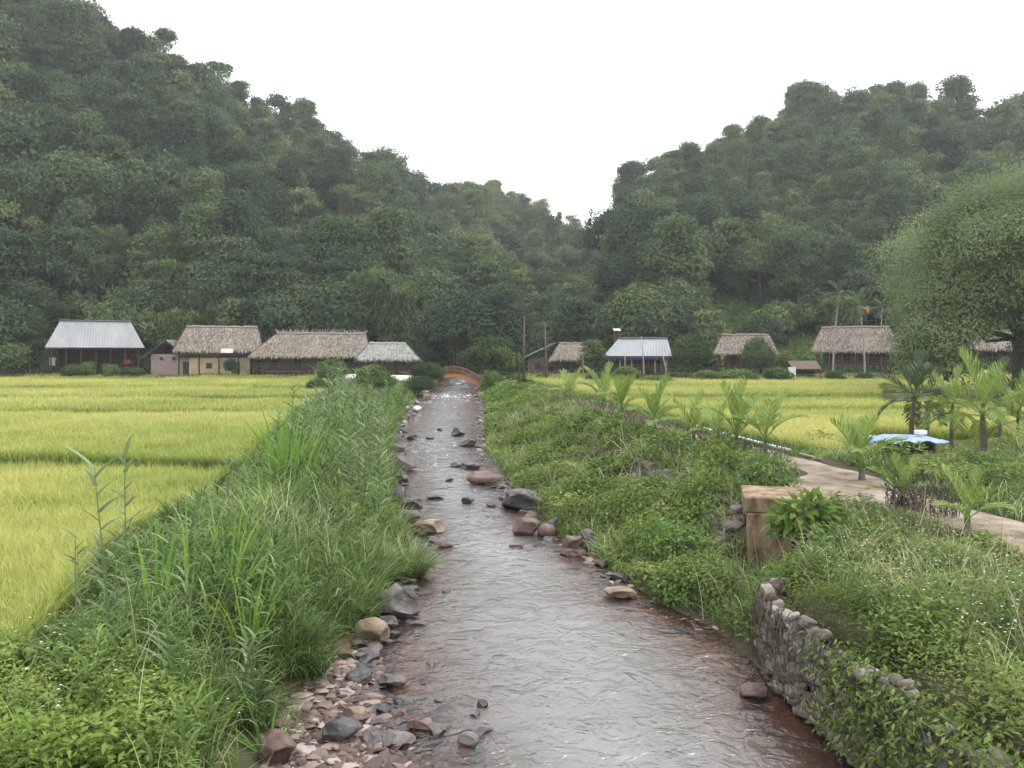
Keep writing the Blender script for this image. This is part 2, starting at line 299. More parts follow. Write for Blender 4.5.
bp = N(t, 'ShaderNodeBump'); bp.inputs['Strength'].default_value = 1.0; bp.inputs['Distance'].default_value = 0.085
t.links.new(a2.outputs[0], bp.inputs['Height'])
fr = N(t, 'ShaderNodeFresnel'); fr.inputs['IOR'].default_value = 1.6; t.links.new(bp.outputs[0], fr.inputs['Normal'])
gl = N(t, 'ShaderNodeBsdfGlossy'); gl.inputs['Roughness'].default_value = 0.05; t.links.new(bp.outputs[0], gl.inputs['Normal'])
tp = N(t, 'ShaderNodeBsdfTransparent'); tp.inputs['Color'].default_value = (0.72, 0.6, 0.48, 1)
df = N(t, 'ShaderNodeBsdfDiffuse'); df.inputs['Color'].default_value = (0.225, 0.218, 0.215, 1)
s0 = N(t, 'ShaderNodeMixShader'); s0.inputs[0].default_value = 0.5
dpa = N(t, 'ShaderNodeAttribute', attribute_name='rnd'); t.links.new(dpa.outputs['Fac'], s0.inputs[0])
t.links.new(tp.outputs[0], s0.inputs[1]); t.links.new(df.outputs[0], s0.inputs[2])
s1 = N(t, 'ShaderNodeMixShader'); t.links.new(fr.outputs[0], s1.inputs[0]); t.links.new(s0.outputs[0], s1.inputs[1]); t.links.new(gl.outputs[0], s1.inputs[2])
fa = wn(2.2, (1, 0.5, 1), 6, 1.5); fat = N(t, 'ShaderNodeAttribute', attribute_name='foam')
fm = N(t, 'ShaderNodeMath', operation='ADD'); t.links.new(fa.outputs['Fac'], fm.inputs[0]); t.links.new(fat.outputs['Fac'], fm.inputs[1])
frp = ramp(t, [(0.0, (0, 0, 0)), (0.84, (0, 0, 0)), (1.0, (0.8, 0.8, 0.8))]); t.links.new(fm.outputs[0], frp.inputs['Fac'])
fd = N(t, 'ShaderNodeBsdfDiffuse'); fd.inputs['Color'].default_value = (0.75, 0.75, 0.76, 1)
s2 = N(t, 'ShaderNodeMixShader'); t.links.new(frp.outputs['Color'], s2.inputs[0]); t.links.new(s1.outputs[0], s2.inputs[1]); t.links.new(fd.outputs[0], s2.inputs[2])
t.links.new(s2.outputs[0], t.nodes['Material Output'].inputs['Surface'])

# ------------------------------------------------------------------ terrain
def I(tab): 
    a = np.array(tab, float); return lambda Y: np.interp(Y, a[:, 0], a[:, 1])
eL = I([(2, -0.9), (7, -0.75), (9.7, -1.05), (11.5, -1.96), (13.8, -2.25), (15.9, -2.2), (18.8, -2.0), (22, -2.7), (25.9, -3.4), (29.7, -4.1), (37.9, -5.4), (48, -6.5), (58, -7.3), (70, -8.2), (82, -8.6), (94, -8.4), (110, -9.0), (140, -8)])
eR = I([(2, 4.9), (7, 4.45), (9.7, 4.1), (11.5, 3.85), (12.6, 3.8), (13.8, 3.5), (15.9, 2.5), (18.8, 1.6), (22, 0.75), (25.9, -0.06), (29.7, -0.6), (37.9, -1.6), (48, -1.9), (58, -2.2), (70, -2.8), (82, -3.3), (94, -4.0), (110, -4.5), (140, -4.6)])
fL = I([(2, -4.6), (5, -5.2), (9, -5.7), (16, -7.6), (22, -7.9), (30, -9.4), (49, -12.6), (71, -16.2), (95, -19), (120, -22)])
fR = I([(2, 10.6), (24, 10.7), (27, 10.6), (36, 9.4), (50, 7.2), (70, 4.4), (92, 1.2), (120, -1)])
tR = I([(2, 5.5), (7, 5.0), (9.7, 4.7), (11.5, 4.45), (13, 4.5), (14, 5.4), (15, 6.3), (18, 6.6), (20, 6.5), (23, 6.5), (26, 6.0), (30, 4.7), (41, 4.4), (48, 3.2), (60, 1.8), (75, -0.2), (94, -2.2), (120, -3)])
def zw(Y): return 0.012 * np.clip(Y - 10, 0, 100) + 0.03 * np.clip(Y - 94, 0, 60)
skyL = I([(-600, -150), (-200, -120), (0, -42), (60, -14), (110, 10), (150, 32), (200, 57), (245, 80), (260, 98), (300, 104), (330, 131), (385, 153), (405, 182), (440, 196), (490, 187), (545, 187), (580, 212), (600, 236), (612, 224), (625, 190), (680, 158), (760, 140), (830, 107), (870, 90), (920, 94), (960, 106), (1024, 98), (1250, 60), (1600, 20)])
ridY = I([(-600, 150), (-200, 170), (0, 190), (200, 215), (400, 268), (440, 300), (520, 330), (600, 330), (615, 270), (632, 230), (760, 230), (870, 230), (1024, 222), (1250, 200), (1600, 190)])
basY = I([(-600, 80), (-200, 90), (0, 101), (60, 108), (150, 112), (420, 116), (480, 112), (600, 114), (700, 120), (1024, 118), (1600, 110)])
def hill(X, Y):
    px = 512 + FPX * X / np.maximum(Y, 1.0)
    yb, yr = basY(px), ridY(px)
    zr = CAMZ + (HOR - (skyL(px) + 9.0 * FPX / yr)) * yr / FPX
    t = (Y - yb) / (yr - yb)
    up = np.clip(t, 0, 1)
    mid = np.exp(-((px - 530) / 75.0) ** 2)              # the valley floor opens behind the bridge
    prof = up ** (0.95 + 0.35 * mid)
    z = (zr - 2.0) * prof - np.clip(t - 1, 0, 10) * (yr - yb) * 0.35
    nz = (fbm(X, Y, 38, 3, 3) - 0.5) * 15 * ss(0.02, 0.3, t) * (1 - 0.6 * ss(0.75, 1.0, t))
    return np.where(t > 0, z + nz, 0.0), t
def terrace(Y, X):
    wob = (vnoise(X, Y * 0, 9, 5) - 0.5) * 1.6
    y = Y + wob
    st = np.array([26.0, 46.0, 59.0, 74.0])
    return 1.0 + sum(0.085 * ss(s - 0.35, s + 0.1, y) for s in st), np.min(np.abs(y[..., None] - st), axis=-1)
def H(X, Y, full=False):
    X = np.asarray(X, float); Y = np.asarray(Y, float)
    W = zw(Y); l, r, f, g, tr = eL(Y), eR(Y), fL(Y), fR(Y), tR(Y)
    f = f + (vnoise(Y, Y * 0, 4.0, 17) - .5) * .9 * ss(9, 14, Y)
    fz, ed = terrace(Y, X)
    yard = ss(90, 95, Y)
    base = fz * (1 - yard) + 1.75 * yard
    nn = (fbm(X, Y, 2.2, 11, 3) - 0.5)
    # left
    uL = (l - X) / (l - f)
    top_l = np.maximum(base + 0.12, W + 0.35)
    u0 = .12 + .2 * (1 - ss(10.2, 12.6, Y)); zl = W - 0.04 + (top_l - W + 0.04) * ss(u0, u0 + .48, uL) + nn * 0.35 * ss(0.15, 0.4, uL) * (1 - ss(0.9, 1.05, uL)) + 0.08 * ss(0, 0.2, uL)
    zl = np.where(uL > 1, base + 0.12 * (1 - ss(1.0, 1.06, uL)), zl)
    # right
    uR = (X - r) / (tr - r)
    lip = 1.25 + 0.25 * ss(13, 19, Y)
    top_r = np.maximum(np.minimum(lip, 1.5) * (1 - yard) + 1.75 * yard, W + 0.4)
    st_ = ss(13.5, 15.5, Y) * (1 - ss(32, 44, Y))
    prf = ss(0.06, 0.92, uR) * (1 - st_) + (0.34 * ss(0.04, 0.6, uR) + 0.66 * ss(0.64, 0.84, uR)) * st_
    zr = W - 0.03 + (top_r - W + 0.03) * prf + nn * 0.3 * ss(0.1, 0.4, uR)
    wid = np.maximum(g - tr, 0.5); v = (X - tr) / wid
    land = top_r + (1.5 - top_r) * ss(0, 0.5, v) + nn * 0.12
    zr = np.where(uR > 1, land + nn * 0.18 * (1 - ss(0, 0.3, v)), zr)
    inf = ss(0, 0.6, X - g) * ss(24.5, 26.5, Y)
    zr = zr * (1 - inf) + (base + 0.1) * inf
    # bed
    c = np.clip((X - l) / np.maximum(r - l, 0.1), 0, 1)
    zbed = W - 0.05 - 0.28 * np.sin(np.pi * c) ** 0.7 + nn * 0.12
    z = np.where(X < l, zl, np.where(X > r, zr, zbed))
    gul = ss(4.3, 5.0, X) * (1 - ss(6.35, 6.7, X)) * ss(14.6, 15.4, Y) * (1 - ss(17.5, 17.9, Y))     # the culvert's outfall
    z = z * (1 - gul) + np.minimum(z, 0.1 + 0.1 * (X - 4.5)) * gul
    hz, ht = hill(X, Y)
    z = z + hz * np.where(ht > 0, 1, 0)
    if full: return z, uL, uR, v, ed, ht, inf
    return z
def Hs(x, y): return float(H(np.array([x]), np.array([y]))[0])

def build_ground():
    a = np.concatenate([np.linspace(-1.35, -0.66, 90), np.linspace(-0.655, 0.655, 720), np.linspace(0.66, 1.35, 90)])
    d = np.concatenate([1.2 * 1.0125 ** np.arange(0, 474), np.geomspace(440, 900, 25)])
    tx = np.tan(np.clip(a, -0.66, 0.66)) + np.sign(a) * np.clip(np.abs(a) - 0.66, 0, 9) * 3.0
    Y = np.repeat(d[:, None], len(a), 1); X = tx[None] * Y
    z, uL, uR, v, ed, ht, inf = H(X, Y, True)
    n = fbm(X, Y, 3.0, 21, 3)[..., None]
    soil = np.array([0.075, 0.058, 0.04]); grassy = np.array([0.05, 0.058, 0.026]); paddy = np.array([0.085, 0.1, 0.03]); shore = np.array([0.13, 0.075, 0.055])
    bed = np.array([0.29, 0.155, 0.082]); forest = np.array([0.03, 0.045, 0.018]); hillg = np.array([0.075, 0.125, 0.035]); pathc = np.array([0.2, 0.16, 0.12])
    c = soil * (1 - n) + grassy * n
    isf = (((uL > 1) | (inf > 0.5)) & (Y < 94))[..., None]
    c = np.where(isf, paddy, c)
    s_ = (1 - ss(0.1, 0.32, uL))[..., None]; c = np.where((X < eL(Y))[..., None], shore * s_ + c * (1 - s_), c)
    s_ = (1 - ss(0.05, 0.2, uR))[..., None]; c = np.where((X > eR(Y))[..., None], shore * s_ + c * (1 - s_), c)
    c = np.where(((X >= eL(Y)) & (X <= eR(Y)))[..., None], bed, c)
    px = 512 + FPX * X / Y; py = HOR - FPX * (z - CAMZ) / Y
    cl_ = clearing(X, Y)[..., None]
    c = np.where((ht > 0)[..., None], forest * (1 - cl_) + hillg * cl_, c)
    nr, ncl = Y.shape
    i = np.arange(nr - 1)[:, None] * ncl + np.arange(ncl - 1)[None]
    F = np.stack([i, i + 1, i + ncl + 1, i + ncl], -1).reshape(-1, 4)
    o = mesh_np('ground', np.stack([X, Y, z], -1).reshape(-1, 3), F, M['ground'], col=c.reshape(-1, 3), smooth=True)
    tag(o, 'valley floor with stream bed, banks and forested hillsides', 'ground', None, 'structure')
# open slopes: places where the forest gives way (positions on the hill, from its own heights)
def clearing(X, Y, dy=0.0):
    px = 512 + FPX * X / np.maximum(Y, 1); hz, t = hill(X, Y); py = HOR - FPX * (hz + 2 - CAMZ) / np.maximum(Y, 1) - dy
    def el(cx, cy_, rx, ry, an=0):
        ca, sa = math.cos(an), math.sin(an); dx, dy = px - cx, py - cy_
        u = (dx * ca + dy * sa) / rx; q = (-dx * sa + dy * ca) / ry
        return 1 - ss(0.6, 1.1, np.sqrt(u * u + q * q))
    return np.maximum.reduce([el(328, 232, 46, 19, 0.95), el(728, 318, 42, 20), el(810, 350, 55, 14), el(590, 278, 45, 12, -0.15) * 0.8, el(545, 232, 38, 34, 0.4) * 0.6, el(60, 300, 90, 26) * 0.2, el(540, 290, 60, 40) * 0.5])
build_ground()

# the stream
def build_water():
    ys = 1.5 * 1.0055 ** np.arange(0, 816); ys = ys[ys < 125]
    us = np.linspace(0, 1, 120)
    Y = np.repeat(ys[:, None], len(us), 1); l = eL(Y) - 0.5; r = eR(Y) + 0.35
    X = l + (r - l) * us[None]
    rip = (fbm(X, Y * 0.8, 0.8, 31, 3) - 0.5) * 0.05 - np.abs(vnoise(X + .3 * vnoise(X, Y, .6, 3), Y * 1.1, .42, 35) - .5) * .05 + (fbm(X, Y, 2.5, 33, 2) - 0.5) * 0.05
    Z = zw(Y) + rip * ss(0, 0.15, us)[None] * (1 - ss(0.85, 1, us))[None]
    c = np.clip((X - eL(Y)) / (eR(Y) - eL(Y)), 0, 1)
    dep = 0.02 + 0.9 * np.sin(np.pi * c) ** 1.5 * (0.75 + 0.5 * (fbm(X, Y, 2.0, 41, 2) - 0.2))
    foam = 0.02 + 0.3 * ss(18, 36, Y) * (fbm(X, Y, 5, 44, 2)) + 0.07 * ss(40, 70, Y)
    nr, ncl = Y.shape
    i = np.arange(nr - 1)[:, None] * ncl + np.arange(ncl - 1)[None]
    F = np.stack([i, i + 1, i + ncl + 1, i + ncl], -1).reshape(-1, 4)
    o = mesh_np('stream', np.stack([X, Y, Z], -1).reshape(-1, 3), F, M['water'], rnd=np.clip(dep, 0, 0.95).ravel(), smooth=True)
    a = o.data.attributes.new('foam', 'FLOAT', 'POINT'); a.data.foreach_set('value', foam.astype(np.float32).ravel())
    tag(o, 'shallow rippling stream running down between the two banks', 'stream', None, 'structure')
build_water()

# footpath on the right bank
PATH = []
def onpath(X, Y, m=.05): return (np.abs(X - np.interp(Y, PATH[0], PATH[1])) < np.interp(Y, PATH[0], PATH[2]) - m) & (Y < 36)
def build_path():
    pts = np.array([(9.9, 4), (9.75, 10), (9.55, 14.7), (9.5, 16.5), (9.5, 18.6), (9.4, 22), (9.1, 24.5), (8.4, 28), (7.6, 32), (7.0, 36), (6.6, 39)], float)
    s = np.linspace(0, len(pts) - 1, 400); k = np.arange(len(pts))
    x = np.interp(s, k, pts[:, 0]); y = np.interp(s, k, pts[:, 1])
    for _ in range(12): x[1:-1] = (x[:-2] + x[1:-1] * 2 + x[2:]) / 4; y[1:-1] = (y[:-2] + y[1:-1] * 2 + y[2:]) / 4
    wdt = (0.62 + .35 * (1 - ss(16, 20, y)) + 1.15 * np.exp(-((y - 20.4) / 2.0) ** 2)) * (1 - .75 * ss(27, 39, y))
    us = np.linspace(-1, 1, 11)
    wob = (vnoise(y[:, None], us[None] * 3, 1.1, 61) - 0.5) * 0.3
    sh = -1.35 * np.exp(-((y - 20.2) / 1.9) ** 2); PATH.extend([y.copy(), x + sh, wdt])                  # it widens towards the culvert
    X = x[:, None] + sh[:, None] + us[None] * (wdt[:, None]) + wob * np.abs(us)[None]; Y = np.repeat(y[:, None], 11, 1)
    Z = H(X, Y) + 0.05 - 0.06 * us[None] ** 4
    i = np.arange(399)[:, None] * 11 + np.arange(10)[None]
    F = np.stack([i, i + 1, i + 12, i + 11], -1).reshape(-1, 4)
    tag(mesh_np('footpath', np.stack([X, Y, Z], -1).reshape(-1, 3), F, M['dirt'], smooth=True), 'bare earth footpath along the right bank', 'path', None, 'structure')
build_path()

def haze_box():
    mb = MB().box((0, 420, 62), (2200, 1100, 132))
    m = bpy.data.materials.new('haze'); m.use_nodes = True; t = m.node_tree; t.nodes.clear()
    out = N(t, 'ShaderNodeOutputMaterial'); v = N(t, 'ShaderNodeVolumePrincipled')
    v.inputs['Color'].default_value = (0.92, 0.94, 0.97, 1); v.inputs['Density'].default_value = HAZE_DENSITY; v.inputs['Anisotropy'].default_value = 0.2
    t.links.new(v.outputs[0], out.inputs['Volume'])
    try: m.cycles.homogeneous_volume = True
    except Exception: pass
    V, F, r = mb.geo()
    tag(mesh_np('haze', V, F, m), 'thin humid haze filling the valley', 'haze', None, 'stuff')

# ------------------------------------------------------------------ tree templates
def rand_dirs(n, zmin=-1.0):
    z = rng.uniform(zmin, 1, n); a = rng.uniform(0, 2 * np.pi, n); s = np.sqrt(1 - z * z)
    return np.stack([s * np.cos(a), s * np.sin(a), z], -1)
def clump_leaves(c, r, n, L, W, cr_, squash=0.8, droop=0.35, zmin=-0.45):
    d = rand_dirs(n, zmin); rad = r * np.where(rng.uniform(0, 1, n) < .3, rng.uniform(.85, 1.5, n), rng.uniform(0.5, 1.08, n) ** 0.7)
    bump = 0.85 + 0.35 * vnoise(d[:, 0] * 3 + c[0], d[:, 1] * 3 + d[:, 2] * 2 + c[1], 1.0, 3)
    P = c + d * (rad * bump)[:, None] * np.array([1, 1, squash])
    tang = unit(np.cross(d, rand_dirs(n))); D = unit(tang * 0.8 + d * 0.55 + np.array([0, 0, -droop]))
    Nn = unit(d * 0.8 + np.array([0, 0, 0.55]) + rand_dirs(n) * 0.45)
    V, F = leaf_geo(P, D, Nn, L * rng.uniform(0.7, 1.3, n), W * rng.uniform(0.7, 1.3, n))
    rr_ = np.clip(cr_ * 0.8 + rng.uniform(0, 0.2, n), 0, 1)
    return V, F, np.repeat(rr_, 4)
def make_tree(style, Rr, Ht, nclump, nleaf, L, W, seed):
    """returns (trunk MB, crown MB)"""
    global rng
    keep = rng; rng = np.random.default_rng(seed)
    T, C = MB(), MB()
    if style == 'bamboo':
        for k in range(nclump):
            az = rng.uniform(0, 6.28); out = Rr * rng.uniform(0.3, 1.0); h = Ht * rng.uniform(0.75, 1.05)
            s = np.linspace(0, 1, 9); b0 = rng.normal(0, 0.35, 2)
            P = np.stack([b0[0] + np.cos(az) * out * s ** 2.2, b0[1] + np.sin(az) * out * s ** 2.2, h * (s - 0.22 * s ** 4)], -1)
            T.tube(P, np.linspace(0.07, 0.02, 9), 5)
            n = nleaf; u = rng.uniform(0.3, 1, n) ** 0.8
            Q = np.stack([np.interp(u, s, P[:, i]) for i in range(3)], -1) + rng.normal(0, 1, (n, 3)) * (0.25 + 0.5 * np.sin(u * 3.14))[:, None] * np.array([1, 1, .7])
            D = unit(rand_dirs(n) * 0.6 + np.array([np.cos(az) * .5, np.sin(az) * .5, -0.7]))
            V, F = leaf_geo(Q, D, unit(rand_dirs(n) * 0.5 + np.array([0, 0, 1.0])), L * rng.uniform(.7, 1.4, n), W * rng.uniform(.7, 1.3, n))
            C.add(V, F, np.repeat(np.clip(rng.uniform(0, .5) + rng.uniform(0, .5, n), 0, 1), 4))
    else:
        tall = {'round': 0.45, 'tall': 0.36, 'layer': 0.5, 'shrub': 0.2, 'skirt': .2, 'crownbig': .4}[style]
        zc = Ht * {'round': 0.60, 'tall': 0.60, 'layer': 0.66, 'shrub': 0.48, 'skirt': .5, 'crownbig': .6}[style]
        hz = Ht - zc
        lean = rng.normal(0, 0.05 * Ht, 2)
        top = np.array([lean[0], lean[1], zc + hz * 0.3])
        s = np.linspace(0, 1, 6)
        tp = np.stack([lean[0] * s ** 1.5, lean[1] * s ** 1.5, top[2] * s], -1)
        T.tube(tp, np.linspace(0.035 * Ht, 0.008 * Ht, 6) * (0.6 if style == 'shrub' else 0.8), 7)
        for k in range(nclump):
            d = rand_dirs(1, {'shrub': -.3, 'skirt': -.95, 'crownbig': -.75}.get(style, -.55))[0]
            if style == 'tall':
                zz = rng.uniform(-1, 1); rr_ = Rr * (1 - 0.45 * max(zz, 0)) * rng.uniform(0.2, 0.85); a = rng.uniform(0, 6.28)
                c = np.array([lean[0] + math.cos(a) * rr_, lean[1] + math.sin(a) * rr_, zc + zz * hz * 0.82]); r = Rr * rng.uniform(0.28, 0.5)
            elif style == 'layer':
                lv = rng.integers(0, 4) / 3.0; rr_ = Rr * rng.uniform(0.25, 0.95) * (1.0 - 0.35 * lv); a = rng.uniform(0, 6.28)
                c = np.array([lean[0] + math.cos(a) * rr_, lean[1] + math.sin(a) * rr_, zc - hz * .55 + lv * hz * 1.4]); r = Rr * rng.uniform(0.26, 0.42)
            else:
                c = np.array([lean[0], lean[1], zc]) + d * np.array([Rr, Rr, hz]) * rng.uniform(0.35, 0.8); r = Rr * rng.uniform(0.25, 0.48)
                if style == 'crownbig': r = Rr * rng.uniform(.13, .32); c = np.array([lean[0], lean[1], zc]) + d * np.array([Rr, Rr, hz]) * rng.uniform(.5, 1.08)
            V, F, q = clump_leaves(c, r, nleaf, L, W, rng.uniform(0, 1), 0.55 if style == 'layer' else 0.78)
            C.add(V, F, q)
            if k % 3 == 0 and style != 'shrub':
                st = tp[rng.integers(2, 5)]; md = (st + c) / 2 + np.array([0, 0, -0.08 * Ht])
                T.tube(np.array([st, md, c]), [0.012 * Ht, 0.008 * Ht, 0.003 * Ht], 5)
    rng = keep
    return T, C
SPECS = [('round', 4.2, 9.5, 44, 230), ('round', 5.0, 11.5, 58, 230), ('tall', 3.0, 14.0, 52, 190), ('tall', 2.8, 11, 32, 170), ('layer', 4.6, 12.0, 36, 180), ('layer', 3.8, 10.0, 28, 180), ('round', 3.4, 7.5, 26, 190), ('shrub', 3.0, 4.6, 22, 200), ('bamboo', 4.5, 12.5, 24, 220), ('bamboo', 3.8, 10.5, 18, 220), ('tall', 3.6, 15.0, 58, 200), ('round', 4.6, 10.0, 30, 220), ('tall', 3.6, 13.0, 20, 210), ('layer', 4.4, 13.0, 20, 210)]
KINDS = ['broad round-crowned', 'large round-crowned', 'tall narrow', 'slim upright', 'layered spreading', 'small layered', 'compact rounded', 'low bushy', 'arching bamboo-like', 'feathery bamboo-like', 'towering', 'dense domed', 'open ragged', 'gappy tiered']
TT = []
for i, (st, r_, h_, nc, nl) in enumerate(SPECS):
    T, C = make_tree(st, r_, h_, nc, nl, 0.5 if st != 'bamboo' else 0.7, 0.28 if st != 'bamboo' else 0.2, 100 + i)
    TT.append((T.geo(), C.geo(), st))
_tm = {}
def tree_obj(k, loc, sc_, rz, label, cat='tree', group=None, name='forest_tree', crown_mat=None, zs=1.0):
    """one tree: root > trunk, crown; meshes shared between copies of a template"""
    key = (k, crown_mat)
    if key not in _tm:
        (tv, tf, tr_), (cv, cf, cr_), st = TT[k]
        rt = empty(name, (0, 0, 0))
        mesh_np('trunk', tv, tf, M['bark'], rt, rnd=tr_, smooth=True)
        mesh_np('crown', cv, cf, M[crown_mat or ('bamboo' if st == 'bamboo' else 'forest')], rt, rnd=cr_)
        _tm[key] = rt; r_ = rt
    else:
        r_ = copy_tree(_tm[key]); r_.name = name
    r_.location = loc; r_.rotation_euler = (0, 0, rz); r_.scale = (sc_, sc_, sc_ * zs)
    return tag(r_, label, cat, group)

# ------------------------------------------------------------------ forest on the hillsides
def forest():
    pts = []
    sp = 5.6
    for gx in np.arange(-300, 330, sp):
        for gy in np.arange(96, 350, sp):
            pts.append((gx + rng.uniform(-2.4, 2.4), gy + rng.uniform(-2.4, 2.4)))
    n0 = len(pts)
    for gx in np.arange(-302, 330, 5.0):
        for gy in np.arange(98, 215, 5.0): pts.append((gx + rng.uniform(-2.3, 2.3), gy + rng.uniform(-2.3, 2.3)))
    P = np.array(pts); X, Y = P[:, 0], P[:, 1]; extra = np.arange(len(P)) >= n0
    px = 512 + FPX * X / Y
    hz, t = hill(X, Y); z = H(X, Y); cl = np.maximum.reduce([clearing(X, Y), clearing(X, Y, 14) * .9, clearing(X, Y, 28) * .7])
    ok = (px > -110) & (px < 1134) & (t > 0.015) & (t < 1.03) & (rng.uniform(0, 1, len(X)) > cl * 1.25) & (~extra | (t < .3 + .25 * vnoise(X, Y, 14, 5)))
    X, Y, z, px, t = X[ok], Y[ok], z[ok], px[ok], t[ok]
    n = len(X)
    pat = fbm(X, Y, 30, 71, 2)
    ks = np.empty(n, int); sz = np.empty(n)
    for i in range(n):
        u = rng.uniform()
        right = px[i] > 615
        pb = 0.34 if right and 0.1 < t[i] < 0.75 else 0.13
        if u < pb: k = rng.choice([8, 9])
        elif 430 < px[i] < 600 and t[i] < 0.7: k = rng.choice([7, 7, 6, 0, 11, 5])
        elif t[i] < 0.12: k = rng.choice([6, 7, 0, 11, 7, 5])
        elif t[i] > .88: k = rng.choice([12, 13, 2, 10, 0, 4, 1, 11, 2])
        else: k = rng.choice([0, 1, 2, 3, 4, 5, 6, 10, 11, 2, 0, 12])
        ks[i] = k; sz[i] = rng.uniform(0.6, 1.2) * (0.8 + 0.5 * pat[i])
        if t[i] > 0.9: sz[i] *= rng.uniform(0.7, 1.2)
        if 500 < px[i] < 600: sz[i] *= 0.8
    hts = np.array([s[2] for s in SPECS])
    inside = (px > 5) & (px < 1019)
    big = np.where(inside, sz * hts[ks] / Y, 0)
    order = np.argsort(-big); chosen = set(order[:262].tolist())
    # descriptions: what grows where
    marks = [(-200, 40, 'stone wall'), (40, 148, 'metal-roofed house'), (148, 190, 'small brick hut'), (190, 262, 'ochre house'), (262, 360, 'longest thatched house'), (360, 430, 'grey thatched house'), (430, 480, 'orange footbridge'), (480, 525, 'round bridge tree'), (525, 595, 'ramshackle huts'), (595, 680, 'blue-eaved house'), (680, 790, 'hedged brown house'), (790, 900, 'pink thatched house'), (900, 2000, 'big pale tree')]
    info = {}
    for i in chosen:
        side = 'left hill' if px[i] < 425 else ('valley slope' if px[i] < 610 else 'right hill')
        band = 'foot' if t[i] < 0.16 else 'lower slope' if t[i] < 0.38 else 'mid slope' if t[i] < 0.64 else 'upper slope' if t[i] < 0.88 else 'skyline'
        mk = next(m_[2] for m_ in marks if m_[0] <= px[i] < m_[1])
        info[i] = (KINDS[ks[i]], side, band, mk)
    buckets = {}
    for i, v in info.items(): buckets.setdefault(v, []).append(i)
    ordn = ['leftmost', 'second from left', 'third from left', 'fourth from left', 'fifth from left', 'sixth from left', 'seventh from left', 'eighth from left']
    for v, ids in buckets.items():
        ids.sort(key=lambda i: px[i])
        for q, i in enumerate(ids):
            kind, side, band, mk = v
            lab = f'{kind} tree, {side} {band}, above {mk}'
            if kind.endswith('like'): lab = lab.replace(' tree ', ' clump ', 1)
            if len(ids) > 1: lab += f', {ordn[min(q, 7)]}' if len(ids) > 2 else (', left one' if q == 0 else ', right one')
            tree_obj(int(ks[i]), (X[i], Y[i], z[i] - (2.6 if t[i] > .88 else .9) * sz[i]), sz[i], rng.uniform(0, 6.28), lab, 'tree', f'trees on the {side}', name='bamboo_clump' if kind.endswith('like') else 'forest_tree')
    for mats, name, lab in ((('forest',), 'forest_canopy', 'dark mass of smaller trees filling the hillsides'), (('bamboo',), 'bamboo_canopy', 'paler feathery bamboo filling gaps on the hillsides')):
        Vs, Fs, Rs, off = [], [], [], 0
        for i in range(n):
            if i in chosen: continue
            st = TT[ks[i]][2]
            if (st == 'bamboo') != (mats[0] == 'bamboo'): continue
            cv, cf, cr_ = TT[ks[i]][1]
            nq = len(cf); keep = rng.permutation(nq)[: int(nq * (0.5 if Y[i] < 240 else 0.34))]
            v = cv.reshape(-1, 4, 3)[keep]; r_ = cr_.reshape(-1, 4)[keep]
            ctr = v.mean(1, keepdims=True); v = ctr + (v - ctr) * 1.4
            a = rng.uniform(0, 6.28); ca, sa = math.cos(a), math.sin(a)
            v = v.reshape(-1, 3) * sz[i]; v = np.stack([v[:, 0] * ca - v[:, 1] * sa, v[:, 0] * sa + v[:, 1] * ca, v[:, 2]], -1) + np.array([X[i], Y[i], z[i] - (2.6 if t[i] > .88 else .9) * sz[i]])
            Vs.append(v); Rs.append(np.clip(r_.ravel() * 0.4 + rng.uniform(0, .6), 0, 1) / 0.4 * 0.4 / (1 - (.6 if mats[0] == 'forest' else .35)) * (1 - .0) - .25)
        V = np.vstack(Vs); F = np.arange(len(V)).reshape(-1, 4)
        tag(mesh_np(name, V, F, M[mats[0]], rnd=np.concatenate(Rs)), lab, 'forest', None, 'stuff')
    # undergrowth and shrubs over the slopes
    m = 330000
    px_ = rng.uniform(-130, 1150, m); yb, yr = basY(px_), ridY(px_)
    Yu = yb - 3 + (yr - yb + 4) * rng.uniform(0, 1, m) ** 1.1; Xu = (px_ - 512) / FPX * Yu
    clu = clearing(Xu, Yu); kk = (np.arange(m) < 150000) | (clu > .12); Xu, Yu, clu = Xu[kk], Yu[kk], clu[kk]; m = len(Xu); hgt = 0.3 + 2.4 * fbm(Xu, Yu, 5.5, 81, 2) ** 2 * (1 - 0.35 * clu)
    zu = H(Xu, Yu) + hgt * rng.uniform(0, 1, m) ** 0.5
    Pu = np.stack([Xu, Yu, zu], -1)
    d = rand_dirs(m); sc_ = (Yu / 150) * rng.uniform(0.35, 0.8, m)
    V, F = leaf_geo(Pu, unit(d + np.array([0, 0, -.2])), unit(rand_dirs(m) * .6 + np.array([0, 0, 1])), sc_, sc_ * 0.55)
    rv = np.clip(0.02 + 0.45 * fbm(Xu, Yu, 9, 83, 2) * rng.uniform(0.3, 1.2, m) + 0.62 * clu * (.5 + fbm(Xu, Yu, 4, 85, 2)), 0, 1)
    tag(mesh_np('hillside_undergrowth', V, F, M['scrub'], rnd=np.repeat(rv, 4)), 'low shrubs and creepers covering the hill slopes', 'undergrowth', None, 'stuff')
forest()
haze_box()

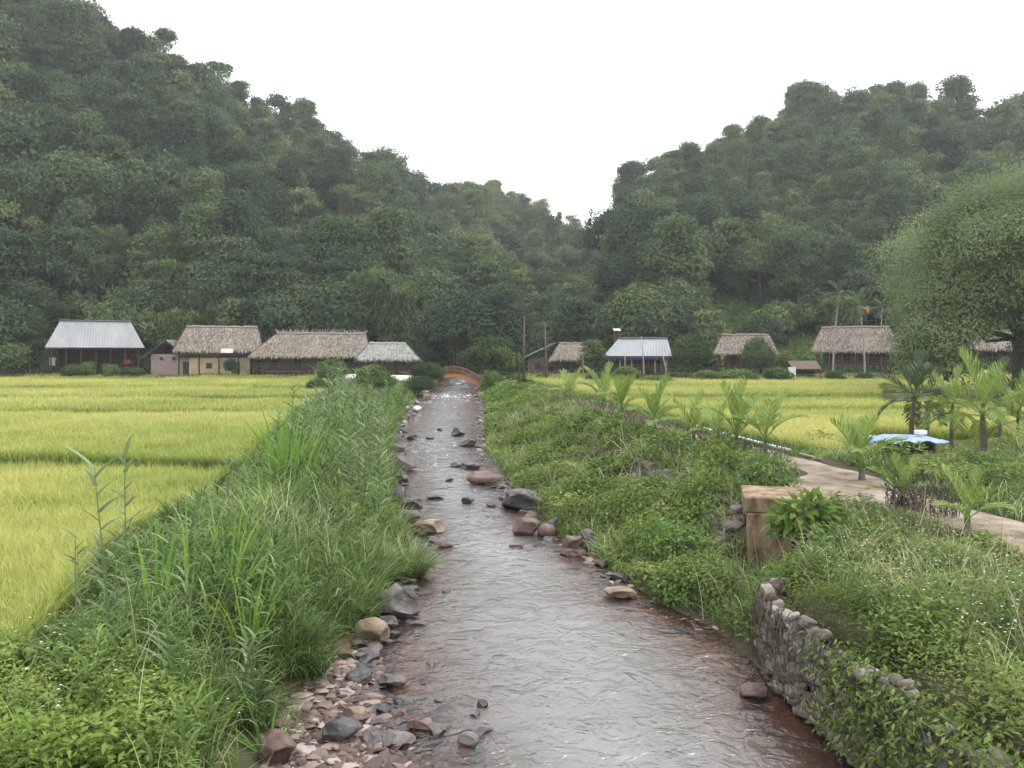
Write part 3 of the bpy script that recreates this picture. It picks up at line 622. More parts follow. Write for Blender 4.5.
# ------------------------------------------------------------------ houses
def roof_geo(p00, p10, p11, p01, nu, nv, amp=0.0, seed=1, wave=0):
    p00, p10, p11, p01 = [np.array(p, float) for p in (p00, p10, p11, p01)]
    u, v = np.meshgrid(np.linspace(0, 1, nu + 1), np.linspace(0, 1, nv + 1)); u = u[..., None]; v = v[..., None]
    P = (p00 * (1 - u) + p10 * u) * (1 - v) + (p01 * (1 - u) + p11 * u) * v
    nrm = unit(np.cross(p10 - p00, p01 - p00)[None])[0]
    if nrm[2] < 0: nrm = -nrm
    q = (fbm(P[..., 0] * 1.0 + P[..., 1], P[..., 2] * 1.6 + P[..., 1], 1.3, seed, 3) - 0.5) * amp
    if wave: q = q + 0.014 * np.sin(u[..., 0] * wave * 2 * np.pi)
    P = P + nrm * q[..., None]
    i = np.arange(nv)[:, None] * (nu + 1) + np.arange(nu)[None]
    F = np.stack([i, i + 1, i + nu + 2, i + nu + 1], -1).reshape(-1, 4)
    return P.reshape(-1, 3), F, nrm
def straw(p00, p10, p11, p01, n, L, W, nrm, over=0.03):
    p00, p10, p11, p01 = [np.array(p, float) for p in (p00, p10, p11, p01)]
    u = rng.uniform(0, 1, (n, 1)); v = rng.uniform(0, 1, (n, 1)) ** 1.1
    edge = rng.uniform(0, 1, (n, 1)) < 0.28; v = np.where(edge, rng.uniform(-0.0, 0.06, (n, 1)), v)
    P = (p00 * (1 - u) + p10 * u) * (1 - v) + (p01 * (1 - u) + p11 * u) * v
    dn = unit(((p00 + p10) - (p01 + p11))[None])[0]
    D = dn + rng.normal(0, 0.16, (n, 3)); D[:, 2] -= 0.08
    Pp = P + nrm * rng.uniform(0.02, over + 0.07, (n, 1))
    l = L * rng.uniform(0.6, 1.3, n); l = np.where(edge[:, 0], l * 0.55, l)
    V, F = leaf_geo(Pp, D, np.repeat(nrm[None], n, 0) + rng.normal(0, .15, (n, 3)), l, W * rng.uniform(.6, 1.4, n), 0.1, 0.5)
    return V, F, np.repeat(rng.uniform(0, 1, n), 4)
def frame_window(h, c, wd, ht, yface, mat_f='wood'):
    f = MB(); x, z = c
    f.box((x - wd / 2, yface - .03, z), (.08, .08, ht + .08)).box((x + wd / 2, yface - .03, z), (.08, .08, ht + .08)).box((x, yface - .03, z + ht / 2), (wd - .084, .08, .08)).box((x, yface - .03, z - ht / 2), (wd - .084, .08, .08)).box((x, yface - .02, z), (.05, .05, ht - .084))
    fo = f.build('window', M[mat_f], h)
    MB().box((x, yface - .004, z), (wd - .09, .01, ht - .09)).build('dark_recess_panel', M['black'], fo)  # flat black panel painted as the darkness of the room behind the frame
def house(label, cat, eLx, eRx, rLx, rRx, yr, ye, yb, Y, roof='thatch', wallm='wood', dr=3.4, group='stilt houses of the village', deckf=0.45, nposts=6, fringe=2200, spikes=False, rail=True, wing=None, windows=3, wall=True, hipR=True, wally=None, postm='darkwood', amp=0.22):
    zb, ze, zr = PZ(yb, Y), PZ(ye, Y), PZ(yr, Y + dr)
    x0, x1, r0, r1 = PX(eLx, Y), PX(eRx, Y), PX(rLx, Y + dr), PX(rRx, Y + dr)
    xc = (x0 + x1) / 2; zb = min(zb, Hs(xc, Y + 1))
    h = empty('stilt_house', (xc, Y, zb), label, cat, group)
    ph = math.atan2(xc, Y); cp = math.cos(ph); pc = (eLx + eRx) / 2; h.rotation_euler = (0, 0, -ph)
    lx = lambda p, d: (p - pc) / FPX * (Y + d * cp) * cp
    x0, x1, r0, r1, ze, zr = lx(eLx, 0), lx(eRx, 0), lx(rLx, dr), lx(rRx, dr), ze - zb, zr - zb
    fl, fr_, bl, br, rl, rr_ = (x0, 0, ze), (x1, 0, ze), (x0, 2 * dr, ze), (x1, 2 * dr, ze), (r0, dr, zr), (r1, dr, zr)
    mb = MB(); metal = 'metal' in roof
    wave = int((x1 - x0) / 0.35) if metal else 0
    planes = [(fl, fr_, rr_, rl), (br, bl, rl, rr_), (bl, fl, rl, rl), (fr_, br, rr_, rr_)]
    for q, pl in enumerate(planes):
        nu = (wave * 6 if metal and q < 2 else 26 if q < 2 else 14)
        V, F, nm = roof_geo(*pl, nu, 10, 0.03 if metal else amp, 3 + q, wave if q < 2 else 0)
        mb.add(V, F, 0.45 if metal else np.clip(0.5 + (fbm(V[:, 0], V[:, 2] * 3, 0.8, 5) - .5), 0, 1))
        if not metal:
            ns = fringe if q == 0 else fringe // 4
            mb.add(*straw(*pl, int(ns * 2.0), 0.6, 0.075, nm))
    V, F, r_ = mb.geo()
    ro = mesh_np('roof', V, F, M[roof], h, rnd=r_)
    if not metal:
        # closed underside so the eaves have their thickness
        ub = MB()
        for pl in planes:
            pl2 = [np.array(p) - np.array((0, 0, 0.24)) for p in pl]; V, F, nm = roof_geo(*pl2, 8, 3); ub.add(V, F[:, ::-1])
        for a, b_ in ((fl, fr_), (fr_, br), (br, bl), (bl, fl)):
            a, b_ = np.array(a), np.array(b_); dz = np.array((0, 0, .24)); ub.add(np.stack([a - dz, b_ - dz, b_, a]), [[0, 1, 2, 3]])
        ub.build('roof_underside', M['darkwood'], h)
        cap = MB(); s = np.linspace(0, 1, 24); P = np.array(rl) * (1 - s[:, None]) + np.array(rr_) * s[:, None]; P[:, 2] += 0.06 + rng.normal(0, .03, 24)
        cap.tube(P, 0.2, 6)
        if spikes:
            n = 60; P = np.array(rl) * (1 - np.linspace(0, 1, n)[:, None]) + np.array(rr_) * np.linspace(0, 1, n)[:, None]; P[:, 2] += 0.1
            D = np.stack([rng.normal(0, .35, n), rng.normal(-.2, .2, n), np.ones(n)], -1)
            V, F = leaf_geo(P, D, np.tile([[0, -1.0, 0]], (n, 1)), rng.uniform(.35, .75, n), np.full(n, .16)); cap.add(V, F, np.repeat(rng.uniform(.4, 1, n), 4))
        cap.build('ridge_cap', M[roof], ro)
    else:
        cap = MB().box(((r0 + r1) / 2, dr, zr + .05), (r1 - r0 + .1, .5, .07)); cap.build('ridge_cap', M[roof], ro)
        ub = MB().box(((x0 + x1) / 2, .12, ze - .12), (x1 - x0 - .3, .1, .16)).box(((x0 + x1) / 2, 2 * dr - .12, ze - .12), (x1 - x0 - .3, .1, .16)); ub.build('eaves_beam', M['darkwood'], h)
    zd = ze * deckf
    if deckf > 0:
        MB().box((0, dr, zd), (x1 - x0 - 1.0, 2 * dr - 1.0, .14)).build('floor_deck', M['darkwood'], h)
    if wall:
        yw = wally or (1.7 if rail else 1.1)
        wb = MB(); zt = ze + 0.5; wz = zd + .072
        X0, X1 = x0 + 1.3, x1 - 1.3
        wb.box((0, yw, (wz + zt) / 2), (X1 - X0, .1, zt - wz)).box((0, 2 * dr - 1.3, (wz + zt) / 2), (X1 - X0, .1, zt - wz))
        wb.box((X0 + .05, dr + .2, (wz + zt) / 2), (.1, 2 * dr - 1.4 - yw, zt - wz)).box((X1 - .05, dr + .2, (wz + zt) / 2), (.1, 2 * dr - 1.4 - yw, zt - wz))
        wb.build('wall', M[wallm], h)
        hgt = min(1.2, (ze - zd) * 0.62)
        for k in range(windows):
            frame_window(h, (X0 + (X1 - X0) * (k + .5) / windows, zd + .25 + hgt / 2), 0.95, hgt, yw - .05)
    for k in range(nposts):
        for yy in (.55, 2 * dr - .7):
            x = x0 + .6 + (x1 - x0 - 1.2) * k / (nposts - 1)
            MB().tube([(x, yy, -.1), (x, yy, ze - .1)], .09, 6).build('post', M[postm], h, smooth=True)
    if rail and deckf > 0:
        rb = MB(); xa, xb = x0 + .55, x1 - .55
        for zz in (.45, .8): rb.box(((xa + xb) / 2, .56, zd + zz), (xb - xa, .05, .06))
        for x in np.arange(xa, xb, .28): rb.box((x, .56, zd + .41), (.035, .035, .66))
        rb.build('railing', M['wood'], h)
    return h, (x0, x1, zb, ze, dr)
# left row
h1, g1 = house('large single-storey house with grey metal hip roof at the far left', 'house', 46, 146, 61, 131, 321, 347.5, 376, 96, roof='metal', deckf=0, nposts=7, rail=False, windows=0, wall=True, wallm='shadeboards', dr=3.8, wally=3.4)
aw = MB(); V, F, nm = roof_geo((g1[0] - 1.7, .2, g1[3] - .75), (g1[0] + .1, .2, g1[3] - .1), (g1[0] + .1, 5, g1[3] - .1), (g1[0] - 1.7, 5, g1[3] - .75), 6, 3); aw.add(V, F).add(V - np.array((0, 0, .05)), F[:, ::-1]); aw.build('side_awning', M['metal'], h1)
MB().tube([(g1[0] - 1.5, .4, 0), (g1[0] - 1.5, .4, g1[3] - .75)], .06).build('post', M['wood'], h1)
def cloth(px_, py0, py1, wpx, Y, mat, name, label, cat):
    x, za, zb = PX(px_, Y), PZ(py0, Y), PZ(py1, Y); wd = wpx * Y / FPX
    n = 9; s = np.linspace(-.5, .5, n); mb = MB()
    zz = np.linspace(0, zb - za, 7)
    P = np.stack(np.broadcast_arrays(s[None] * wd * (1 - .12 * np.sin(np.linspace(0, 3, 7)))[:, None], .05 * np.sin(s[None] * 14 + zz[:, None] * 2), zz[:, None]), -1).reshape(-1, 3)
    i = np.arange(6)[:, None] * n + np.arange(n - 1)[None]; F = np.stack([i, i + 1, i + n + 1, i + n], -1).reshape(-1, 4)
    mb.add(P, F).add(P + np.array((0, .025, 0)), F[:, ::-1])
    o = mb.build(name, M[mat], loc=(x, Y, za)); return tag(o, label, cat)
cloth(52.5, 357.5, 365.5, 6, 96.35, 'whitepaint', 'hanging_shirt', 'pale shirt hanging under the grey metal roof', 'shirt')
cloth(127, 359.5, 364, 7, 94.2, 'red', 'hanging_cloth', 'red cloth hanging in the porch of the grey-roofed house', 'cloth')
# brick hut with two round windows
def brick_hut():
    Y = 95.5; x0, x1 = PX(151, Y), PX(194, Y); zb = PZ(376, Y); xc = (x0 + x1) / 2; wd = x1 - x0
    h = empty('brick_hut', (xc, Y, zb), 'small grey-pink brick hut with two round windows and thatched gable', 'hut')
    wb = MB(); zt = PZ(354, Y) - zb
    wb.box((0, .1, zt / 2), (wd, .2, zt)).box((-wd / 2 + .1, 1.9, zt / 2), (.2, 3.4, zt)).box((wd / 2 - .1, 1.9, zt / 2), (.2, 3.4, zt)).box((0, 3.7, zt / 2), (wd, .2, zt))
    wb.build('wall', M['brick'], h)
    for xx in (-wd / 2 + 1.25, -wd / 2 + 2.75):
        s = np.linspace(0, 2 * np.pi, 17); P = np.stack([xx + .27 * np.cos(s), np.full(17, -.03), zt - .55 + .27 * np.sin(s)], -1)
        f = MB().tube(P, .06, 5).build('window', M['palebark'], h, smooth=True)
        MB().tube([(xx, -.004, zt - .55), (xx, -.012, zt - .55)], .25, 14).build('dark_opening', M['black'], f)
    MB().box((wd / 2 - .9, -.02, .85), (.8, .06, 1.7)).build('door', M['darkwood'], h)
    rb = MB(); x2 = -wd / 2 + 2.0; zr = PZ(340, Y) - zb
    for a, b_, c, d in (((-wd / 2 - .5, -.5, zt - .15), (-wd / 2 - .5, 4.2, zt - .15), (x2, 4.2, zr), (x2, -.5, zr)), ((wd / 2 - .6, 4.2, zt - .25), (wd / 2 - .6, -.5, zt - .25), (x2, -.5, zr), (x2, 4.2, zr))):
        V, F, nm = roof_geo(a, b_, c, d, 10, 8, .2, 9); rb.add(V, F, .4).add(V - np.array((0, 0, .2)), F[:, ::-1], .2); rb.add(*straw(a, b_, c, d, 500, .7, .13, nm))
    rb.build('roof', M['thatch'], h)
    MB().add(np.array([(-wd / 2, -.02, zt), (x2, -.02, zr - .15), (x2, .12, zr - .15), (-wd / 2, .12, zt), (wd / 2 - 1.0, -.02, zt), (wd / 2 - 1.0, .12, zt)]), [[0, 4, 1, 1], [3, 2, 5, 5], [0, 1, 2, 3], [1, 4, 5, 2]]).build('gable', M['darkwood'], h)
brick_hut()
# thatched house over ochre walls
h3, g3 = house('thatched house with yellow ochre plaster ground floor beside the brick hut', 'house', 174, 264, 187, 258, 327.5, 350.5, 376.5, 95.5, deckf=.78, nposts=5, rail=False, windows=4, dr=3.4, fringe=2600)
wb = MB(); xa, xb = PX(194, 96.4) - h3.location.x, PX(251, 96.4) - h3.location.x
wb.box(((xa + xb) / 2, 1.0, g3[3] * .37), (xb - xa, .2, g3[3] * .74)).box((xa + .1, 3, g3[3] * .37), (.2, 3.8, g3[3] * .74)).box((xb - .1, 3, g3[3] * .37), (.2, 3.8, g3[3] * .74))
wb.build('plaster_wall', M['ochre'], h3)
frame_window(h3, (xa + 2.2, g3[3] * .45), .6, .6, .9); MB().box((xb - 1.6, .88, .95), (.9, .05, 1.9)).build('door', M['wood'], h3)
tag(MB().box((0, 0, 0), (1.45, .05, .5), rx=R(-12)).build('wall_board', M['whitepaint'], loc=(PX(227, 95.3), 95.3, PZ(350.8, 95.3))), 'white board fixed under the eaves of the ochre house', 'board')
h4, g4 = house('longest thatched stilt house with spiky ridge and front railing', 'house', 250, 371, 277, 367, 334, 356, 377, 96, deckf=.36, nposts=8, windows=4, spikes=True, dr=3.8, fringe=3600)
h5, g5 = house('small pale grey thatched house beside the stream', 'house', 357, 419, 369, 406, 344, 358.5, 379, 93, roof='thatchgrey', deckf=.42, nposts=4, windows=2, dr=2.6, fringe=1800)
def lean_to(label, cat, x0p, x1p, yt, yb_, Y, mat, dy=1.6, drop=.55, grd=None, name='lean_to'):
    x0, x1 = PX(x0p, Y), PX(x1p, Y); xc = (x0 + x1) / 2; zt = PZ(yt, Y); g = Hs(xc, Y) if grd is None else grd
    h = empty(name, (xc, Y, g), label, cat)
    rb = MB(); a, b_, c, d = (x0 - xc, 0, zt - drop - g), (x1 - xc, 0, zt - drop - g), (x1 - xc, dy, zt - g), (x0 - xc, dy, zt - g)
    V, F, nm = roof_geo(a, b_, c, d, 12, 4, .06, 4); rb.add(V, F).add(V - np.array((0, 0, .06)), F[:, ::-1]); rb.build('roof', M[mat], h)
    for xx in (x0 - xc + .15, x1 - xc - .15):
        for yy, zz in ((.1, zt - drop - g), (dy - .1, zt - g)): MB().tube([(xx, yy, -.05), (xx, yy, zz - .06)], .05).build('post', M['wood'], h)
    MB().box((0, dy - .2, (zt - g) * .45), (x1 - x0 - .4, .06, (zt - g) * .8)).build('back_wall', M['darkwood'], h)
    return h
lean_to('low shed with pale sheet roof under the grey thatched house', 'shed', 388, 419, 375.5, 390, 88, 'pinkishsheet')
lean_to('tiny pale sheet roofed shelter beside the leafy shrub by the longest house', 'shed', 343, 361, 374.5, 388, 88, 'pinkishsheet', 1.2, .4)
# behind / right of the bridge
h7, g7 = house('open house with pale blue sheet roof and dark blue eaves cloth', 'house', 603, 672, 619, 667, 338, 356, 378, 93, roof='bluemetal', deckf=.3, nposts=6, windows=3, wallm='darkwood', dr=3.0, postm='palewood')
vb = MB()
for k, xx in enumerate(np.arange(g7[0] + .2, g7[1] - .3, .55)): vb.box((xx, -.02, g7[3] - .22), (.5, .04, .3 + .06 * (k % 3)))
vb.build('eaves_cloth', M['darkblue'], h7)
h6, g6 = house('small tumbledown thatched hut between the poles and the blue-eaved house', 'hut', 550, 592, 559, 586, 344, 359, 380, 96, deckf=.4, nposts=4, windows=2, dr=2.6, fringe=1200)
def gable_hut(label, cat, x0p, x1p, xr, yr, ye, yb_, Y, mat, dep=4.0):
    x0, x1, x2 = PX(x0p, Y), PX(x1p, Y), PX(xr, Y); zb, ze, zr = PZ(yb_, Y), PZ(ye, Y), PZ(yr, Y); xc = (x0 + x1) / 2
    zb = min(zb, Hs(xc, Y)); h = empty('gabled_hut', (xc, Y, zb), label, cat); x0 -= xc; x1 -= xc; x2 -= xc; ze -= zb; zr -= zb
    rb = MB()
    for a, b_, c, d in (((x0, dep, ze), (x0, -.4, ze), (x2, -.4, zr), (x2, dep, zr)), ((x1, -.4, ze), (x1, dep, ze), (x2, dep, zr), (x2, -.4, zr))):
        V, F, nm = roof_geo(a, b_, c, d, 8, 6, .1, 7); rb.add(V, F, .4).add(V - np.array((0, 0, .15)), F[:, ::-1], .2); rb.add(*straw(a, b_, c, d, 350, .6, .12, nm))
    rb.build('roof', M[mat], h)
    wd = x1 - x0 - .6; wb = MB().box(((x0 + x1) / 2, .3, ze * .6), (wd, .1, ze * .78)).box(((x0 + x1) / 2, dep - .4, ze * .6), (wd, .1, ze * .78)).box(((x0 + x1) / 2 - wd / 2 + .05, dep / 2, ze * .6), (.1, dep - .9, ze * .78)).box(((x0 + x1) / 2 + wd / 2 - .05, dep / 2, ze * .6), (.1, dep - .9, ze * .78))
    wb.add(np.array([(x0 + .3, .28, ze * .99), (x1 - .3, .28, ze * .99), (x2, .28, zr - .2), (x2, .33, zr - .2)]), [[0, 1, 2, 2]])
    wb.build('wall', M['wood'], h)
    frame_window(h, ((x0 + x1) / 2 - wd * .2, ze * .62), .7, .8, .25)
    MB().box(((x0 + x1) / 2 + wd * .25, .22, ze * .22 + .55), (.8, .05, 1.1)).build('door', M['black'], h)
    for xx in (x0 + .4, x1 - .4):
        for yy in (.32, dep - .5): MB().tube([(xx, yy, -.1), (xx, yy, ze)], .08).build('post', M['wood'], h)
    return h
gable_hut('grey gabled hut with crooked roof right behind the two wooden poles', 'hut', 526, 562, 556, 343, 357, 381, 99, 'thatchgrey')
h8, g8 = house('brown thatched stilt house half hidden by a tree behind the clipped hedge', 'house', 713, 778, 722, 769, 335.5, 353, 376, 97, deckf=.42, nposts=6, windows=3, dr=3.4, fringe=1900, postm='wood')
h9, g9 = house('pinkish thatched stilt house with two tall palms in front', 'house', 810, 900, 821, 889, 328, 350.5, 378, 94, deckf=.5, nposts=7, windows=4, dr=3.6, fringe=2800, postm='wood')
h10, g10 = house('thatched house seen through the big pale tree at far right', 'house', 955, 1030, 966, 1020, 332, 349, 378, 97, deckf=.45, nposts=5, windows=3, dr=3.4, fringe=1600)
lh = lean_to('small shack with flat grey roof at the foot of the hill, far left', 'shed', 6, 27, 328, 345, 104, 'metal', 2.5, .3)
lean_to('tiny white-roofed shelter up in the trees above the blue-eaved house', 'shed', 614, 621, 328, 336, 116, 'pinkishsheet', 1.2, .4)
ls = lean_to('small white-sided shed with slanting roof beside the pink thatched house', 'shed', 793, 822, 361, 378, 91, 'wood', 1.8, .9)
MB().box((-1.75, -.0, .85), (.85, .06, 1.7)).build('white_panel', M['whitepaint'], ls)

# orange arched footbridge
def footbridge():
    Y = 93.5; x0, x1 = PX(437, Y), PX(480, Y); xc = (x0 + x1) / 2; wd = x1 - x0
    zA, zB = PZ(378.5, Y), PZ(386.5, Y)
    h = empty('footbridge', (xc, Y, (zA + zB) / 2), 'small orange arched footbridge with red-brown railings over the stream', 'bridge'); z0 = (zA + zB) / 2
    s = np.linspace(-.5, .5, 21); zc = (zA - z0) * (0.5 - s) + (zB - z0) * (s + .5) + .75 * (1 - (2 * s) ** 2)
    for nm_, dz, hh, y0, y1, mt in (('deck', 0, .16, 0, 1.6, 'wood'), ('side_beam', -.02, .34, -.1, -.004, 'orange'), ('side_beam', -.02, .34, 1.604, 1.7, 'orange')):
        mb = MB()
        V = np.array([[(s[i] * wd, y, zc[i] + dz + q) for y in (y0, y1) for q in (-hh / 2, hh / 2)] for i in range(21)]).reshape(-1, 3)
        F = []
        for i in range(20):
            a = i * 4; b_ = a + 4; F += [[a, b_, b_ + 1, a + 1], [a + 2, a + 3, b_ + 3, b_ + 2], [a + 1, b_ + 1, b_ + 3, a + 3], [a, a + 2, b_ + 2, b_]]
        F += [[0, 1, 3, 2], [80, 82, 83, 81]]
        mb.add(V, F).build(nm_, M[mt], h)
    for y in (-.05, 1.65):
        rb = MB(); rb.tube(np.stack([s * wd, np.full(21, y), zc + 1.0], -1), .05).tube(np.stack([s * wd, np.full(21, y), zc + .6], -1), .035)
        for i in range(0, 21): rb.tube([(s[i] * wd, y, zc[i] + .15), (s[i] * wd, y, zc[i] + (1.0 if i % 4 else 1.12))], .05 if i % 4 == 0 else .022, 5)
        rb.build('railing', M['brownred'], h)
    for sx in (-1, 1):
        MB().box((sx * (wd / 2 + .35), .8, (zA if sx < 0 else zB) - z0 - 1.0), (.9, 2.0, 2.1)).build('abutment', M['drystone'], h)
footbridge()

# poles, wires, fences, low walls
def pole(px_, ytop, Y, label, lean=0.0, rad=.09, mat='wood', cross=False, grp='poles among the houses', ybase=None):
    x = PX(px_, Y); g = Hs(x, Y); zt = PZ(ytop, Y)
    h = empty('wooden_pole' if mat != 'palewood' else 'bamboo_pole', (x, Y, g), label, 'pole', grp)
    MB().tube([(0, 0, -.2), (lean * .4, 0, (zt - g) * .45), (lean, 0, zt - g)], [rad, rad * .85, rad * .6], 7).build('shaft', M[mat], h, smooth=True)
    if cross: MB().box((lean * .95, 0, zt - g - .35), (1.1, .07, .08)).build('crossarm', M[mat], h)
    return np.array((x + lean, Y, zt - .05))
pA = pole(523.5, 316, 88, 'tall dark wooden pole left of the ramshackle huts', .1, .12)
pB = pole(546, 322, 89, 'dark wooden pole just left of the tumbledown thatch', -.1, .12, cross=True)
pole(519, 352, 86.5, 'short stub pole beside the tall dark pole', 0, .12)
pC = pole(645, 336, 90, 'pale bamboo pole rising above the blue roof, left-leaning', -.4, .07, 'palewood')
pole(583, 352, 90.5, 'pale bamboo pole left of the blue-eaved house', 0, .06, 'palewood')
pole(625, 353, 90.5, 'pale bamboo pole before the middle of the blue-eaved house', 0, .06, 'palewood')
pole(668, 350, 90, 'leaning pale bamboo pole at the right end of the blue-eaved house', -.7, .07, 'palewood')
pD = pole(690, 331, 104, 'thin grey pole behind the blue-eaved house', 0, .08)
pE = pole(1100, 312, 90, 'wooden pole carrying the wires at far right', 0, .1)
def wire(a, b_, sag, label):
    s = np.linspace(0, 1, 30)[:, None]; P = a * (1 - s) + b_ * s; P[:, 2] -= sag * 4 * (s * (1 - s))[:, 0]
    tag(MB().tube(P, .022, 4).build('overhead_wire', M['black']), label, 'wire', 'overhead wires')
wire(pD, np.array((PX(905, 99), 99.0, PZ(329, 99))), .9, 'overhead wire crossing in front of the pink thatched roof')
wire(np.array((PX(905, 99), 99.0, PZ(329, 99))), pE, .7, 'overhead wire passing across the big pale tree')
wire(pA, pB, .3, 'short slack wire between the two dark wooden poles')
def rail_fence(x0p, x1p, y0, Y, label, hgt=.9, n=14, mat='wood', cat='fence'):
    xs = np.linspace(PX(x0p, Y), PX(x1p, Y), n); g = H(xs, np.full(n, Y)); xc = xs.mean(); g0 = g.min()
    h = empty('rail_fence', (xc, Y, g0), label, cat)
    for i in range(n): MB().tube([(xs[i] - xc, 0, g[i] - g0 - .1), (xs[i] - xc + rng.normal(0, .04), 0, g[i] - g0 + hgt * rng.uniform(.9, 1.1))], .05, 5).build('post', M[mat], h)
    rb = MB()
    for f in (.5, .9): rb.tube(np.stack([xs - xc, np.full(n, -.06), g - g0 + hgt * f + rng.normal(0, .03, n)], -1), .035, 5)
    rb.build('rails', M[mat], h)
rail_fence(262, 330, 374, 94.6, 'low wooden rail fence in front of the longest thatched house')
rail_fence(790, 862, 374, 92, 'low bamboo fence in front of the pink thatched house', .8, 10, 'palewood')
rail_fence(526, 560, 372, 93, 'rough rail fence among the ramshackle huts', 1.0, 7)
rail_fence(690, 722, 368, 92, 'dark picket fence right of the blue-eaved house', 1.4, 14, 'darkwood')

# rocks: cube-sphere boulders carved by noise
def sphere_q(n=10):
    V, F = [], []; 
    for f in range(6):
        a, b_ = np.meshgrid(np.linspace(-1, 1, n + 1), np.linspace(-1, 1, n + 1)); o = np.ones_like(a)
        P = [np.stack(q, -1) for q in ((o, a, b_), (-o, b_, a), (b_, o, a), (a, -o, b_), (a, b_, o), (b_, a, -o))][f]
        i = np.arange(n)[:, None] * (n + 1) + np.arange(n)[None]
        F.append(np.stack([i, i + 1, i + n + 2, i + n + 1], -1).reshape(-1, 4) + len(V) * (n + 1) ** 2); V.append(unit(P).reshape(-1, 3))
    return np.vstack(V), np.vstack(F)
SV, SF = sphere_q(12); SV6, SF6 = sphere_q(3)
def rock_geo(seed, ang=0.5, V0=None):
    V = (SV if V0 is None else V0).copy(); r_ = np.random.default_rng(seed)
    for _ in range(9):                                              # chop with planes
        d = unit(r_.normal(0, 1, 3)[None])[0]; c = r_.uniform(.55, .92); k = V @ d
        V -= d * (np.maximum(k - c, 0) * ang * 1.6)[:, None]
    a = fbm(V[:, 0] * 2 + V[:, 2] * 1.3, V[:, 1] * 2 - V[:, 2], 1.0, seed, 4) - .5
    return V * (1 + a * .28)[:, None]
def rock(px_, pyb, wpx, hpx, mat, label, depth=.8, seed=None, Zoff=0.0, group='stones along the stream', sink=.22):
    # find where the base of the rock meets the ground along this line of sight
    ys = np.linspace(6, 100, 2000); xs = PX(px_, ys); z = np.maximum(H(xs, ys), zw(ys) - 0.02); pr = HOR - (z - CAMZ) * FPX / ys
    i = int(np.argmax(pr <= pyb)); Y = float(ys[i]); X = float(xs[i]); zg = float(z[i])
    wd, ht = wpx * Y / FPX, hpx * Y / FPX
    V = rock_geo(seed or int(px_ * 7 + pyb), .85); V = V * np.array([wd / 2 * 1.05, wd / 2 * depth, ht * .62])
    o = mesh_np('boulder', V, SF, M[mat], smooth=True, loc=(X, Y + wd * depth / 2, zg + ht * (.62 - sink) + Zoff))
    o.rotation_euler = (0, 0, random.uniform(-.3, .3)); return tag(o, label, 'rock', group)
